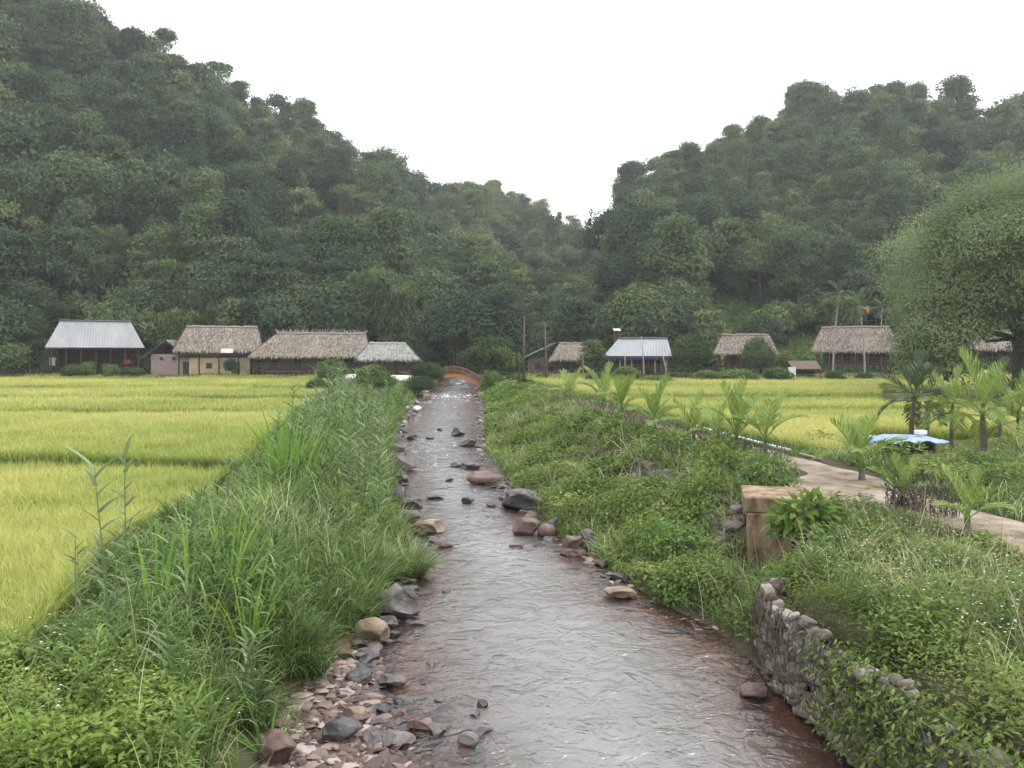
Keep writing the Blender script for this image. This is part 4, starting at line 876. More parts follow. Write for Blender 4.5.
for a in [
 (395, 624, 50, 34, 'rock', 'large brown-grey boulder jutting into the stream below the grass tuft'),
 (370, 646, 36, 24, 'tanrock', 'rounded tan boulder just below the large brown-grey one'),
 (386, 630, 26, 10, 'darkrock', 'flat dark stone wedged between the two bank boulders'),
 (367, 662, 28, 12, 'rock', 'low grey stone at the top of the gravel bar'),
 (391, 690, 30, 10, 'rock', 'flat slab at the water edge of the gravel bar'),
 (338, 748, 42, 20, 'darkrock', 'dark grey boulder under the left bank grass'),
 (272, 768, 48, 26, 'redrock', 'reddish boulder at the bottom left under the bank'),
 (302, 760, 22, 10, 'palerock', 'pale smooth stone beside the reddish bottom boulder'),
 (397, 506, 26, 17, 'darkrock', 'dark round boulder on the left bank above the grass tuft'),
 (411, 510, 22, 12, 'darkrock', 'dark boulder lying at the water right of the round one'),
 (408, 523, 22, 12, 'rock', 'mottled grey stone between boulder group and grass tuft'),
 (386, 500, 14, 9, 'tanrock', 'small brown stone left of the dark round boulder'),
 (403, 473, 28, 17, 'rock', 'large brownish boulder on the left bank halfway upstream'),
 (396, 452, 20, 10, 'rock', 'grey stone on the left bank below the white scraps'),
 (400, 462, 18, 9, 'darkrock', 'dark stone touching the large brownish upstream boulder'),
 (398, 484, 20, 10, 'darkrock', 'dark flat stone between the upstream left boulders'),
 (428, 536, 38, 14, 'tanrock', 'tan flattened boulder right beside the grass tuft'),
 (443, 549, 22, 7, 'redrock', 'small reddish flat stone in water right of the grass tuft'),
 (434, 500, 20, 4, 'darkrock', 'thin dark stone breaking the surface in midstream'),
 (411, 440, 12, 6, 'darkrock', 'dark stone at the left edge of the rapids'),
 (430, 440, 8, 4, 'darkrock', 'tiny dark stone in the middle of the rapids'),
 (440, 431, 7, 3, 'darkrock', 'small dark stone farther up the rapids'),
 (521, 512, 42, 20, 'darkrock', 'large dark slab-topped boulder on the right shore'),
 (483, 486, 38, 13, 'redrock', 'reddish low boulder on the right shore upstream'),
 (470, 470, 20, 8, 'darkrock', 'dark flat stone beyond the reddish low boulder'),
 (455, 468, 12, 5, 'darkrock', 'small dark stone in the water beyond the reddish boulder'),
 (458, 437, 14, 9, 'darkrock', 'dark upright stone at the right edge of the rapids'),
 (467, 447, 18, 8, 'darkrock', 'dark stone on the right shore beside the rapids'),
 (468, 505, 14, 8, 'darkrock', 'dark stone with white water in midstream'),
 (491, 508, 12, 5, 'darkrock', 'small dark stone left of the large slab-topped boulder'),
 (527, 538, 30, 18, 'redrock', 'reddish boulder at the water edge below the slab-topped one'),
 (547, 538, 20, 12, 'redrock', 'reddish-grey stone touching the water-edge boulder'),
 (531, 522, 18, 9, 'redrock', 'small reddish stone behind the water-edge boulder'),
 (573, 555, 22, 20, 'redrock', 'round red-brown boulder with a grey one beside it'),
 (588, 553, 20, 22, 'rock', 'upright grey boulder right of the round red-brown one'),
 (556, 534, 20, 14, 'rock', 'grey rock under the bright grass patch'),
 (449, 482, 9, 4, 'darkrock', 'little dark stone left of the reddish low boulder'),
 (620, 601, 32, 10, 'tanrock', 'tan stone half under water below the right bank'),
 (640, 574, 12, 11, 'palerock', 'small white stone at the foot of the right bank'),
 (655, 572, 18, 12, 'rock', 'grey stone right of the small white one'),
 (628, 572, 14, 7, 'redrock', 'small brown stone left of the small white one'),
 (600, 566, 14, 6, 'redrock', 'low brown stone in the shallows below the grey boulder'),
 (516, 549, 20, 4, 'redrock', 'thin flat stone awash in front of the reddish boulder'),
 (758, 703, 30, 13, 'redrock', 'dull pinkish stone in the water by the gabion wall'),
 (482, 712, 12, 10, 'darkrock', 'dark angular stone alone near midstream at bottom'),
 (475, 722, 14, 6, 'darkrock', 'second flat dark stone beside the angular one'),
 (423, 686, 10, 5, 'darkrock', 'small dark stone in shallow water off the gravel bar'),
 (440, 705, 12, 5, 'darkrock', 'flat dark stone off the gravel bar, in the shallows'),
 (420, 735, 28, 12, 'redrock', 'broken reddish slab at the lower end of the gravel bar'),
 (468, 752, 22, 14, 'rock', 'jagged grey stone in the shallows at the bottom edge'),
 (343, 700, 20, 9, 'palerock', 'pale flat cobble on the gravel bar'),
 (352, 722, 26, 11, 'tanrock', 'tan cobble in the middle of the gravel bar'),
 (395, 752, 36, 10, 'rock', 'long flat slab at the bottom of the gravel bar'),
 (686, 552, 14, 12, 'palerock', 'pale stone lodged in the greenery of the right bank'),
]: rock(*a)
_sh = {}
def shore_stone(x, y, r, mat, label, q):
    key = (q, mat); z = max(Hs(x, y), float(zw(y)) - r * .3)
    if key not in _sh: o = _sh[key] = mesh_np('shore_stone', rock_geo(700 + q, .9) * np.array((1, .8, .6)), SF, M[mat], smooth=True)
    else: o = _sh[key].copy(); COL.objects.link(o)
    o.location = (x, y, z + r * .12); o.scale = (r, r * rng.uniform(.7, 1.1), r * rng.uniform(.55, .9)); o.rotation_euler = (rng.normal(0, .12), rng.normal(0, .12), rng.uniform(0, 6.28)); tag(o, label, 'stone', 'rubble stones along the shores')
for q in range(150):
    side = q % 5 > 1; Y = 10 * (62 / 10) ** rng.uniform(); r = rng.uniform(.09, .24) * (1 + Y / 70)
    if side: X = eL(Y) + rng.normal(-.1, .28); lab = 'rubble stone on the left shore'
    elif Y > 17: X = eR(Y) + rng.normal(.05, .3); lab = 'rubble stone on the right shore'
    else: X = eL(Y) + rng.uniform(0, 1) ** 2 * 1.2; lab = 'stone awash off the left shore'
    where = ' beside the gravel bar' if Y < 14 else ' near the grass tuft' if Y < 20 else ' by the midstream boulders' if Y < 34 else ' by the far rapids'
    shore_stone(float(X), float(Y), float(r), ['darkrock', 'rock', 'redrock', 'darkrock'][q % 4], lab + where, q % 7)
# loose shale of the gravel bar, and the pebbles along both shores
def gravel():
    mb = MB(); n = 5200
    spots = []
    for _ in range(n):
        u = rng.uniform()
        if u < .6: Y = rng.uniform(7.5, 13.2); X = eL(Y) + rng.uniform(-1.9, .4) * (1.0 if Y < 11.5 else .55)
        elif u < .66: Y = rng.uniform(8.5, 12); X = eL(Y) + abs(rng.normal(0, .8))
        elif u < .85: Y = 13 * (90 / 13) ** rng.uniform(); X = eL(Y) + rng.normal(-.15, .3)
        else: Y = 14 * (90 / 14) ** rng.uniform(); X = eR(Y) + rng.normal(.1, .3)
        spots.append((X, Y))
    S = np.array(spots); Z = H(S[:, 0], S[:, 1])
    sh = [rock_geo(900 + q, .7, SV6) for q in range(12)]
    for i in range(n):
        s = min(rng.lognormal(-3.12, .45), .11) * (1 + S[i, 1] / 40); V = sh[i % 12] * np.array([s * rng.uniform(.8, 1.7), s * rng.uniform(.7, 1.1), s * rng.uniform(.14, .34)])
        a, tl = rng.uniform(0, 6.28), rng.normal(0, .22); ca, sa = math.cos(a), math.sin(a)
        V = np.stack([V[:, 0], V[:, 1], V[:, 2] + V[:, 0] * tl], -1); V = np.stack([V[:, 0] * ca - V[:, 1] * sa, V[:, 0] * sa + V[:, 1] * ca, V[:, 2]], -1)
        mb.add(V + np.array([S[i, 0], S[i, 1], Z[i] + s * .15]), SF6, rng.uniform() ** 1.2)
    tag(mb.build('gravel', M['gravel']), 'loose flat shale stones of the gravel bar and shores', 'gravel', None, 'stuff')
gravel()

# concrete culvert head, ledge and the gabion wall
def culvert():
    Y = 17.4; x0 = PX(757, Y); x1 = PX(800, Y); zt = PZ(503, Y)
    h = empty('concrete_culvert', ((x0 + x1) / 2, Y, 0), 'weathered concrete culvert head where the path meets the bank', 'culvert')
    def block(c, s, name, rz=0.0, bev=.03):
        me = MB().box(c, s, rz=rz).build(name, M['concrete'], h); b = me.modifiers.new('bevel', 'BEVEL'); b.width = bev; b.segments = 3; return me
    block((0, .75, (zt - .26) / 2), (.92, 1.35, zt - .27), 'pier', R(-14))
    block((.4, .87, zt - .09), (1.8, 1.66, .34), 'cap_slab', R(-14), .04)
    block((1.2, .95, (zt - .26) / 2), (.5, 1.3, zt - .27), 'side_wall', R(-14))
    g = PZ(592, 15.4)
    o = MB().box((0, 0, 0), (.75, .7, .5), rz=R(-20)).build('concrete_ledge', M['concrete'], loc=(PX(757, 15.6), 15.6, g - .2)); b = o.modifiers.new('bevel', 'BEVEL'); b.width = .05; b.segments = 3
    tag(o, 'broken concrete ledge below the culvert head', 'ledge')
culvert()
def stone_face(path, z0f, z1f, n, size, name, label, cat, mat, wire_=False, thick=.35, seed=5, slope=.0):
    """stacked rubble along a line; path = list of (x, y)"""
    P = np.array(path, float); k = np.arange(len(P)); mb = MB(); r_ = np.random.default_rng(seed)
    sh = [rock_geo(500 + q, .98, SV6 if size < .12 else sphere_q(5)[0]) for q in range(10)]; sf = SF6 if size < .12 else sphere_q(5)[1]
    for _ in range(n):
        s = r_.uniform(0, len(P) - 1); x, y = np.interp(s, k, P[:, 0]), np.interp(s, k, P[:, 1]); d = np.array([np.interp(min(s + .1, len(P) - 1), k, P[:, 0]) - np.interp(max(s - .1, 0), k, P[:, 0]), np.interp(min(s + .1, len(P) - 1), k, P[:, 1]) - np.interp(max(s - .1, 0), k, P[:, 1])]); d /= np.linalg.norm(d) + 1e-9
        nrm = np.array([-d[1], d[0]]); nrm = nrm if nrm[0] < 0 else -nrm
        za, zb = z0f(y), z1f(y); q = r_.uniform(); z = za + (zb - za) * q; back = slope * q
        sz = size * r_.uniform(.4, 1.5); V = sh[r_.integers(10)] * np.array([sz * r_.uniform(1, 1.6), sz, sz * r_.uniform(.6, .95)]); a = math.atan2(d[1], d[0]) + r_.normal(0, .3); ca, sa = math.cos(a), math.sin(a)
        V = np.stack([V[:, 0] * ca - V[:, 1] * sa, V[:, 0] * sa + V[:, 1] * ca, V[:, 2]], -1)
        off = r_.uniform(-.06, .08) - back
        mb.add(V + np.array([x + nrm[0] * off, y + nrm[1] * off, z]), sf, r_.uniform())
    h = empty(name, (0, 0, 0), label, cat)
    mb.build('stone_fill', M[mat], h, smooth=True)
    if wire_:
        wb = MB()
        for s in np.linspace(0, len(P) - 1, 26):
            x, y = np.interp(s, k, P[:, 0]) - .16, np.interp(s, k, P[:, 1]); zz = np.linspace(z0f(y) - .1, z1f(y) + .05, 7)
            wb.tube(np.stack([x + r_.normal(0, .03, 7), y + r_.normal(0, .05, 7), zz], -1), .006, 4)
        for q in np.linspace(0.05, 1, 9):
            s = np.linspace(0, len(P) - 1, 40); x, y = np.interp(s, k, P[:, 0]) - .16, np.interp(s, k, P[:, 1])
            wb.tube(np.stack([x + r_.normal(0, .03, 40), y, z0f(y) + (z1f(y) - z0f(y)) * q + r_.normal(0, .02, 40)], -1), .006, 4)
        wb.build('wire_mesh', M['wire'], h)
        core = MB(); q = P + np.array((.07, 0)); V = np.array([[(x + dx * .7, y, zz) for dx, zz in ((0, -.3), (0, 1.08), (1, 1.08))] for x, y in q]).reshape(-1, 3)
        core.add(V, [[3 * i + j, 3 * i + 3 + j, 3 * i + 4 + j, 3 * i + 1 + j] for i in range(len(P) - 1) for j in (0, 1)]).build('core', M['soil'], h)
        rb = MB()
        for _ in range(150):
            s = r_.uniform(0, len(P) - 1); x, y = np.interp(s, k, P[:, 0]) - .12, np.interp(s, k, P[:, 1]); L = r_.uniform(.3, 1.1); t_ = np.linspace(0, 1, 6)
            rb.tube(np.stack([x - .1 * np.sin(t_ * 3) + r_.normal(0, .025, 6), y + t_ * r_.normal(0, .25) + r_.normal(0, .02, 6), r_.uniform(1.0, 1.35) - L * t_], -1), np.linspace(.008, .003, 6), 4, r_.uniform())
        rb.build('hanging_roots', M['dry'], h)
stone_face([(4.5, 13.2), (4.05, 12.75), (3.98, 12.2), (4.0, 11.5), (4.12, 10.6), (4.25, 9.6), (4.4, 8.6), (4.6, 7.2)], lambda y: -.15 + 0 * y, lambda y: 1.22 + .08 * np.sin(y * 3), 1000, .105, 'gabion_wall', 'grey rubble gabion wall in rusty wire rising from the water', 'wall', 'gabionstone', True)
stone_face([(eR(y) + .64 * (tR(y) - eR(y)), y) for y in np.linspace(18.3, 36, 30)], lambda y: float(zw(y)) + .4, lambda y: 1.3, 900, .16, 'stone_revetment', 'overgrown dry-stone revetment showing through the right bank greenery', 'wall', 'mossstone', False, seed=8, slope=.8)
stone_face([(PX(p_, 88), 88.0) for p_ in np.linspace(548, 690, 20)], lambda y: Hs(8, y) - .1, lambda y: Hs(8, y) + .5, 340, .2, 'field_wall', 'low grey dry-stone wall along the far field edge before the huts', 'wall', 'drystone', seed=9)
stone_face([(PX(p_, 94), 94.0) for p_ in np.linspace(-12, 19, 6)], lambda y: Hs(-55, y) - .1, lambda y: Hs(-55, y) + 1.2, 130, .25, 'field_wall', 'pale stone wall at the far left edge of the fields', 'wall', 'drystone', seed=10)

# ------------------------------------------------------------------ trees and shrubs among the houses
def mid(px_, pyb, Y, k, hpx, label, name='village_tree', cat='tree', mat='bush', zs=1.0, wpx=None):
    x = PX(px_, Y); h = hpx * Y / FPX; s = h / SPECS[k][2]
    z = 1.0
    if wpx: s = (wpx * Y / FPX) / (2.2 * SPECS[k][1]); z = h / (s * SPECS[k][2])
    return tree_obj(k, (x, Y, Hs(x, Y) - .1), s, random.uniform(0, 6.28), label, cat, None, name, mat, z * zs)
for a in [
 (491, 384, 86, 11, 50, 'round dense tree standing beside the orange footbridge', 'village_tree', 'tree', 'bush', 1, 62),
 (331, 384, 78, 0, 30, 'leafy light green shrub in front of the longest thatched house', 'shrub', 'shrub', 'bushlight', 1, 32),
 (318, 392, 70, 7, 16, 'dark low shrub at the field corner before the leafy shrub', 'shrub', 'shrub', 'bush', 1, 22),
 (372, 398, 62, 0, 36, 'tall feathery willow-like shrub on the left bank', 'shrub', 'shrub', 'bushlight', 1, 44),
 (345, 396, 66, 7, 14, 'dark mound of shrub left of the tall feathery one', 'shrub', 'shrub', 'bush', 1, 34),
 (418, 396, 74, 0, 22, 'grey-green shrub at the stream edge below the grey thatched house', 'shrub', 'shrub', 'bush', 1, 34),
 (428, 388, 86, 0, 28, 'dark shrub between the grey thatched house and the footbridge', 'shrub', 'shrub', 'bush', 1, 34),
 (489, 392, 80, 7, 20, 'bright yellow-green shrub right of the footbridge', 'shrub', 'shrub', 'bushlight', 1, 22),
 (590, 380, 92, 5, 40, 'dark tree between the tumbledown hut and the blue-eaved house', 'village_tree', 'tree', 'forest', 1, 36),
 (690, 380, 92, 0, 46, 'dark rounded tree right of the blue-eaved house', 'village_tree', 'tree', 'bush', 1, 42),
 (756, 376, 93, 0, 42, 'grey-green tree hiding the right part of the brown house', 'village_tree', 'tree', 'forest', 1, 36),
 (706, 386, 86, 7, 14, 'pale clipped hedge bush, left one of the row before the brown house', 'shrub', 'shrub', 'bushlight', 1, 34),
 (740, 387, 86, 7, 15, 'pale clipped hedge bush, second of the row before the brown house', 'shrub', 'shrub', 'bushlight', 1, 44),
 (779, 386, 86, 7, 17, 'darker hedge bush at the right end of the row before the brown house', 'shrub', 'shrub', 'bush', 1, 30),
 (625, 387, 85, 7, 18, 'round pale bush in front of the blue-eaved house', 'shrub', 'shrub', 'bushlight', 1, 30),
 (600, 386, 85, 7, 12, 'low bush left of the round one before the blue-eaved house', 'shrub', 'shrub', 'bush', 1, 26),
 (655, 388, 84, 7, 10, 'low wide bush behind the field wall', 'shrub', 'shrub', 'bushlight', 1, 40),
 (838, 380, 90, 7, 13, 'small bush in front of the pink thatched house, left one', 'shrub', 'shrub', 'bush', 1, 22),
 (868, 380, 90, 7, 11, 'small bush in front of the pink thatched house, right one', 'shrub', 'shrub', 'bush', 1, 22),
 (74, 376, 94, 7, 15, 'scrubby bush in front of the grey metal-roofed house, left one', 'shrub', 'shrub', 'bush', 1, 22),
 (90, 376, 94, 7, 17, 'taller scrubby bush before the middle of the grey-roofed house', 'shrub', 'shrub', 'bushlight', 1, 16),
 (108, 376, 94, 7, 15, 'green leafy bush before the right half of the grey-roofed house', 'shrub', 'shrub', 'bushlight', 1, 20),
 (130, 376, 94, 7, 12, 'low bush at the right corner of the grey-roofed house', 'shrub', 'shrub', 'bush', 1, 26),
 (232, 377, 94, 6, 22, 'dark bush against the ochre wall', 'shrub', 'shrub', 'forest', 1, 16),
 (15, 376, 94, 7, 34, 'tangled bush at the far left beside the stone wall', 'shrub', 'shrub', 'bush', 1, 50),
 (170, 362, 100, 0, 38, 'dark tree between the brick hut and the metal-roofed house', 'village_tree', 'tree', 'forest', 1, 34),
 (20, 345, 106, 0, 44, 'mid-green tree on the slope behind the far left shack', 'village_tree', 'tree', 'bush', 1, 60),
 (775, 345, 108, 7, 24, 'light green shrub on the clearing behind the brown house', 'shrub', 'shrub', 'bushlight', 1, 34),
 (905, 382, 88, 6, 34, 'shrubby tree at the right end of the pink thatched house', 'village_tree', 'tree', 'bush', 1, 34),
]: mid(*a)

# the big pale tree(s) at the right edge
def big_tree(px_, pyb, Y, Rr, Ht, seed, label, ncl, nl, sty='crownbig'):
    x = PX(px_, Y); T, C = make_tree(sty, Rr, Ht, ncl, nl, .21, .115, seed)
    h = empty('village_tree', (x, Y, Hs(x, Y) - .1), label, 'tree')
    T.build('trunk', M['bark'], h, smooth=True); C.build('crown', M['bigtree'], h)
big_tree(1018, 400, 62, 8.2, 16.5, 71, 'big pale grey-green tree with a huge crown at the right edge', 150, 760)
big_tree(1085, 400, 58, 7.5, 18.0, 72, 'taller companion of the big pale tree, cut by the right edge', 130, 700)
big_tree(1068, 398, 60, 3.7, 8.5, 74, 'low bushy tree under the big pale crowns at the right edge', 90, 420, 'skirt')
big_tree(948, 398, 60, 3.6, 9.5, 73, 'smaller dark-skirted tree leaning out left of the big pale tree', 70, 420, 'skirt')

# ------------------------------------------------------------------ palms
def frond_geo(Lf, elev, curve, n=27, wmax=.42, lw=.05, vee=.5, droop=.5):
    s = np.linspace(0, 1, 12); a = elev - curve * s ** 1.3
    dx = np.cos(a) * Lf / 11; dz = np.sin(a) * Lf / 11
    X = np.concatenate([[0], np.cumsum(dx[:-1])]); Z = np.concatenate([[0], np.cumsum(dz[:-1])])
    P = np.stack([X, np.zeros(12), Z], -1)
    mb = MB(); mb.tube(P, np.linspace(.022, .006, 12) * (Lf / 1.6) ** .5, 5, .75)
    u = np.linspace(.2, .98, n); B = np.stack([np.interp(u, s, P[:, i]) for i in range(3)], -1); an = np.interp(u, s, a)
    ll = Lf * wmax * np.sin(np.pi * (u * .82 + .1)) ** .7
    for sd in (-1, 1):
        D = np.stack([np.cos(an) * .95 - np.sin(an) * vee * .6, np.full(n, sd * .7), np.sin(an) * .95 + np.cos(an) * vee - droop * .3], -1) + rng.normal(0, .09, (n, 3))
        D = unit(D); Nn = unit(np.stack([-np.sin(an), np.full(n, -sd * .45), np.cos(an)], -1))
        mid_ = B + D * (ll * .55)[:, None]; D2 = unit(D + np.array([0, 0, -droop]))
        S = unit(np.cross(D, Nn)); wv = lw * rng.uniform(.8, 1.2, n)[:, None]
        V = np.stack([B - S * wv * .25, B + S * wv * .25, mid_ - S * wv * .5, mid_ + S * wv * .5, mid_ + D2 * (ll * .45)[:, None] - S * .003, mid_ + D2 * (ll * .45)[:, None] + S * .003], 1).reshape(-1, 3)
        b_ = np.arange(n)[:, None] * 6; F = np.concatenate([b_ + np.array([[0, 1, 3, 2]]), b_ + np.array([[2, 3, 5, 4]])], 0)
        mb.add(V, F, np.repeat(rng.uniform(.25, .85, n), 6))
    return mb
_fr = [frond_geo(1.0, .0, c, wmax=.40, lw=.024, vee=v, droop=d * .7).geo() for c, v, d in ((.5, .45, .3), (.8, .5, .5), (1.15, .4, .8), (.35, .6, .25))]
_fm = {}
def palm(px_, pyb, Y, trunk_h, Lf, nf, label, mat='palm', name='young_palm', spread=1.0, elev0=1.35, tr=.06, seed=0, crownshaft=True, grp='young palms on the right bank', X=None):
    x = PX(px_, Y) if X is None else X; r_ = np.random.default_rng(seed + int(px_))
    Lf = Lf * (1.18 if trunk_h < 1 and Y > 23 else 1); spread = spread * (.66 if trunk_h < 1 else 1)
    h = empty(name, (x, Y, Hs(x, Y) - .03), label, 'palm', grp)
    ln = r_.normal(0, .04, 2) * trunk_h
    s = np.linspace(0, 1, 9); P = np.stack([ln[0] * s ** 2, ln[1] * s ** 2, trunk_h * s], -1)
    MB().tube(P, tr * (1.35 - .55 * s + .06 * (np.arange(9) % 2)), 8).build('trunk', M['palebark' if trunk_h > 3 else 'bark'], h, smooth=True)
    if crownshaft: MB().tube([P[-1] - np.array((0, 0, .05)), P[-1] + np.array((0, 0, .14 * Lf)), P[-1] + np.array((0, 0, .28 * Lf))], [tr * .95, tr * .8, tr * .3], 7, .45).build('crownshaft', M['iris'], h, smooth=True)
    top = P[-1] + np.array((0, 0, .12 * Lf))
    for k in range(nf):
        q = k / max(nf - 1, 1); el = elev0 - spread * q + r_.normal(0, .07); tpl = int(r_.integers(0, 2)) if q < .5 else int(r_.integers(1, 3))
        if q < .15: tpl = 3
        key = (tpl, mat)
        if key not in _fm:
            V, F, rr_ = _fr[tpl]; o = mesh_np('frond', V, F, M[mat], h, rnd=rr_); _fm[key] = o
        else:
            o = _fm[key].copy(); COL.objects.link(o); o.parent = h; o.name = 'frond'
        L = Lf * r_.uniform(.8, 1.1) * (1 - .15 * q)
        o.location = top - np.array((0, 0, .1 * Lf * q)); o.scale = (L, L, L); o.rotation_euler = (r_.normal(0, .1), -el, k * 2.4 + r_.normal(0, .25))
    return h
palm(735, 462, 25.8, .75, 1.35, 8, 'young palm with V-shaped fronds, second last of the bank row before the culvert', spread=.8)
palm(766, 470, 23.8, .85, 1.35, 7, 'young palm with spread V fronds, last of the bank row, nearest the culvert', spread=.85)
palm(694, 455, 28.5, .5, 1.25, 8, 'drooping pale young palm in the middle of the bank row', spread=1.3)
palm(655, 445, 31, .7, 1.4, 8, 'young palm of the bank row with drooping outer fronds', spread=1.2)
palm(622, 428, 38, .8, 1.4, 8, 'bright young palm farther up the bank row', spread=1.0)
palm(604, 420, 44, .8, 1.5, 7, 'small bright palm far up the bank row', spread=.9)
palm(571, 412, 50, .6, 1.4, 6, 'smallest palm at the far end of the bank row', spread=1.1)
palm(716, 452, 27.2, .4, 1.0, 6, 'stunted palm between its larger neighbours in the bank row', spread=1.0)
palm(862, 480, 21.6, .42, 1.5, 10, 'bushy bright green young palm left of the blue-covered table', spread=1.05, tr=.08)
palm(905, 512, 18.0, .2, 1.0, 10, 'stocky young palm beside the path with stiff fronds', spread=1.1, tr=.08)
palm(968, 527, 15.4, .25, .95, 7, 'smallest foreground palm with yellow-green fronds by the path', spread=1.15)
palm(911, 440, 31, 2.0, 1.7, 12, 'tallest dark green palm of the right clump, behind the blue table', 'palmdark', spread=1.75, tr=.085)
palm(984, 447, 28, 1.5, 2.0, 12, 'broad light green palm in the right clump', spread=1.6, tr=.09)
palm(951, 436, 30, 1.6, 1.7, 10, 'pale thin palm between the tallest and the broad one', spread=1.8)
palm(928, 436, 33, 1.4, 1.6, 9, 'dark green palm just behind the tallest dark palm', 'palmdark', spread=1.7)
palm(1018, 446, 28, 1.4, 1.7, 10, 'palm cut by the right edge of the clump', spread=1.6)
palm(1000, 432, 34, 1.6, 1.8, 9, 'dark palm at the back of the right clump', 'palmdark', spread=1.7)
palm(833, 380, 92, 9.8, 1.9, 9, 'tall slender areca palm before the pink thatched house, left one', 'palmdark', 'areca_palm', 2.1, 1.2, .09, grp='tall areca palms')
ap = palm(865, 380, 91, 8.6, 2.1, 10, 'tall slender areca palm with orange fruit clusters, right one', 'palmdark', 'areca_palm', 2.1, 1.2, .09, grp='tall areca palms')
for q in range(5):
    a_ = q * 1.256; V = rock_geo(300 + q, .2) * np.array((.2, .2, .42)); V *= (1 + .25 * (vnoise(V[:, 0] * 9 + V[:, 2] * 7, V[:, 1] * 9 - V[:, 2] * 5, .7, q) - .5))[:, None]
    mesh_np('fruit_cluster', V, SF, M['orange'], ap, smooth=True, loc=((.26) * math.cos(a_), .26 * math.sin(a_), 8.15 - .1 * (q % 2)))
palm(880, 352, 112, 9.0, 1.9, 8, 'thin areca palm standing behind the pink thatched house', 'palmdark', 'areca_palm', 2.0, 1.2, .07, grp='tall areca palms')
palm(65, 334, 112, 1.8, 2.6, 9, 'banana-like palm behind the ridge of the grey metal roof', 'palm', 'areca_palm', 1.9, 1.2, .12, grp='palms behind the houses')
palm(722, 332, 118, 1.5, 2.6, 9, 'pale palm on the clearing left of the brown house roof', 'palm', 'areca_palm', 1.9, 1.2, .12, grp='palms behind the houses')
# dead-stick guards and dry weeds round the young palms
def twigs(x, Y, r, hgt, n, label):
    mb = MB(); z = Hs(x, Y)
    for _ in range(n):
        a = rng.uniform(0, 6.28); q = r * rng.uniform(.5, 1.1) ; p = np.array((math.cos(a) * q, math.sin(a) * q, -.05)); d = np.array((rng.normal(0, .12), rng.normal(0, .12), 1.0)); h_ = hgt * rng.uniform(.5, 1.1)
        mb.tube([p, p + d * h_ * .5, p + (d + np.array((rng.normal(0, .15), rng.normal(0, .15), 0))) * h_], [.012, .009, .004], 4, rng.uniform())
        m_ = 6; Pq = p + d * h_ * rng.uniform(.3, 1, (m_, 1)); V, F = leaf_geo(Pq, rand_dirs(m_), rand_dirs(m_), rng.uniform(.06, .14, m_), np.full(m_, .03)); mb.add(V, F, np.repeat(rng.uniform(0, .8, m_), 4))
    tag(mb.build('twig_guard', M['dry'], loc=(x, Y, z)), label, 'twig guard', 'dead twig guards around the young palms')
for px_, Y, lab in ((735, 25.6, 'brown dead twigs around the second last palm of the bank row'), (768, 23.6, 'brown dead twigs around the palm nearest the culvert'), (655, 30.8, 'grey twigs around the palm with drooping outer fronds'), (694, 28.3, 'grey twigs around the pale drooping palm'), (716, 27, 'brown twigs around the stunted palm'), (622, 37.6, 'grey twigs round the bright palm farther up the row'), (604, 43.5, 'grey twigs round the small bright palm'), (752, 24.4, 'stand of brown dead weeds between the last two palms'), (674, 29.5, 'grey dead weeds left of the pale drooping palm'), (640, 34, 'thick grey weeds in the upper part of the palm row'), (585, 46, 'dark dead weeds at the far end of the palm row'), (905, 17.7, 'brown twigs around the stocky palm beside the path'), (935, 17, 'dead weeds right of the stocky palm beside the path'), (560, 52, 'dark weeds beyond the smallest palm of the bank row')):
    twigs(PX(px_, Y), Y, .32 + Y * .006, .95, 46, lab)

# table under a blue sheet
def table():
    Y = 25.2; xc = PX(908, Y); wd = 66 * Y / FPX; zt = PZ(441, Y); g = Hs(xc, Y)
    h = empty('table', (xc, Y, g), 'low wooden table with black skirt under a blue sheet among the palms', 'table')
    ht = zt - g
    MB().box((0, .6, ht - .05), (wd - .1, 1.2, .06)).build('table_top', M['wood'], h)
    for sx in (-1, 1):
        for yy in (.1, 1.1): MB().box((sx * (wd / 2 - .15), yy, (ht - .08) / 2), (.08, .08, ht - .08)).build('leg', M['wood'], h)
    MB().box((wd * .17, .22, (ht - .1) * .55), (wd * .5, .06, (ht - .1) * .85)).box((wd * .42 - .03, .7, (ht - .1) * .55), (.06, .88, (ht - .1) * .85)).box((-wd * .08 + .03, .7, (ht - .1) * .55), (.06, .88, (ht - .1) * .85)).build('skirt', M['black'], h)
    n, k = 46, 30; u, v = np.meshgrid(np.linspace(-.5, .5, n), np.linspace(-.5, .5, k)); X = u * (wd + .34); Yv = v * 1.6 + .6
    ov = np.maximum(np.abs(X) - wd / 2 + .06, 0) + np.maximum(np.abs(Yv - .6) - .58, 0)
    Z = ht + .03 + (fbm(X * 2.2 + 4, Yv * 2.2, 1, 3, 3) - .3) * .14 - ov * (1.0 + .5 * np.sin(X * 9)) * .35
    i = np.arange(k - 1)[:, None] * n + np.arange(n - 1)[None]; F = np.stack([i, i + 1, i + n + 1, i + n], -1).reshape(-1, 4)
    o = mesh_np('blue_sheet', np.stack([X, Yv, Z], -1).reshape(-1, 3), F, M['blue'], smooth=True, loc=(xc, Y, g)); sm = o.modifiers.new('thickness', 'SOLIDIFY'); sm.thickness = .012
    tag(o, 'crumpled pale blue plastic sheet spread over the low table', 'sheet')
    o = MB().box((0, 0, 0), (.34, .24, .14), rz=.3).build('white_box', M['whitepaint'], loc=(xc + .75, Y + .7, zt + .2)); b_ = o.modifiers.new('bevel', 'BEVEL'); b_.width = .03; b_.segments = 3
    tag(o, 'small white box lying on the blue sheet', 'box')
table()
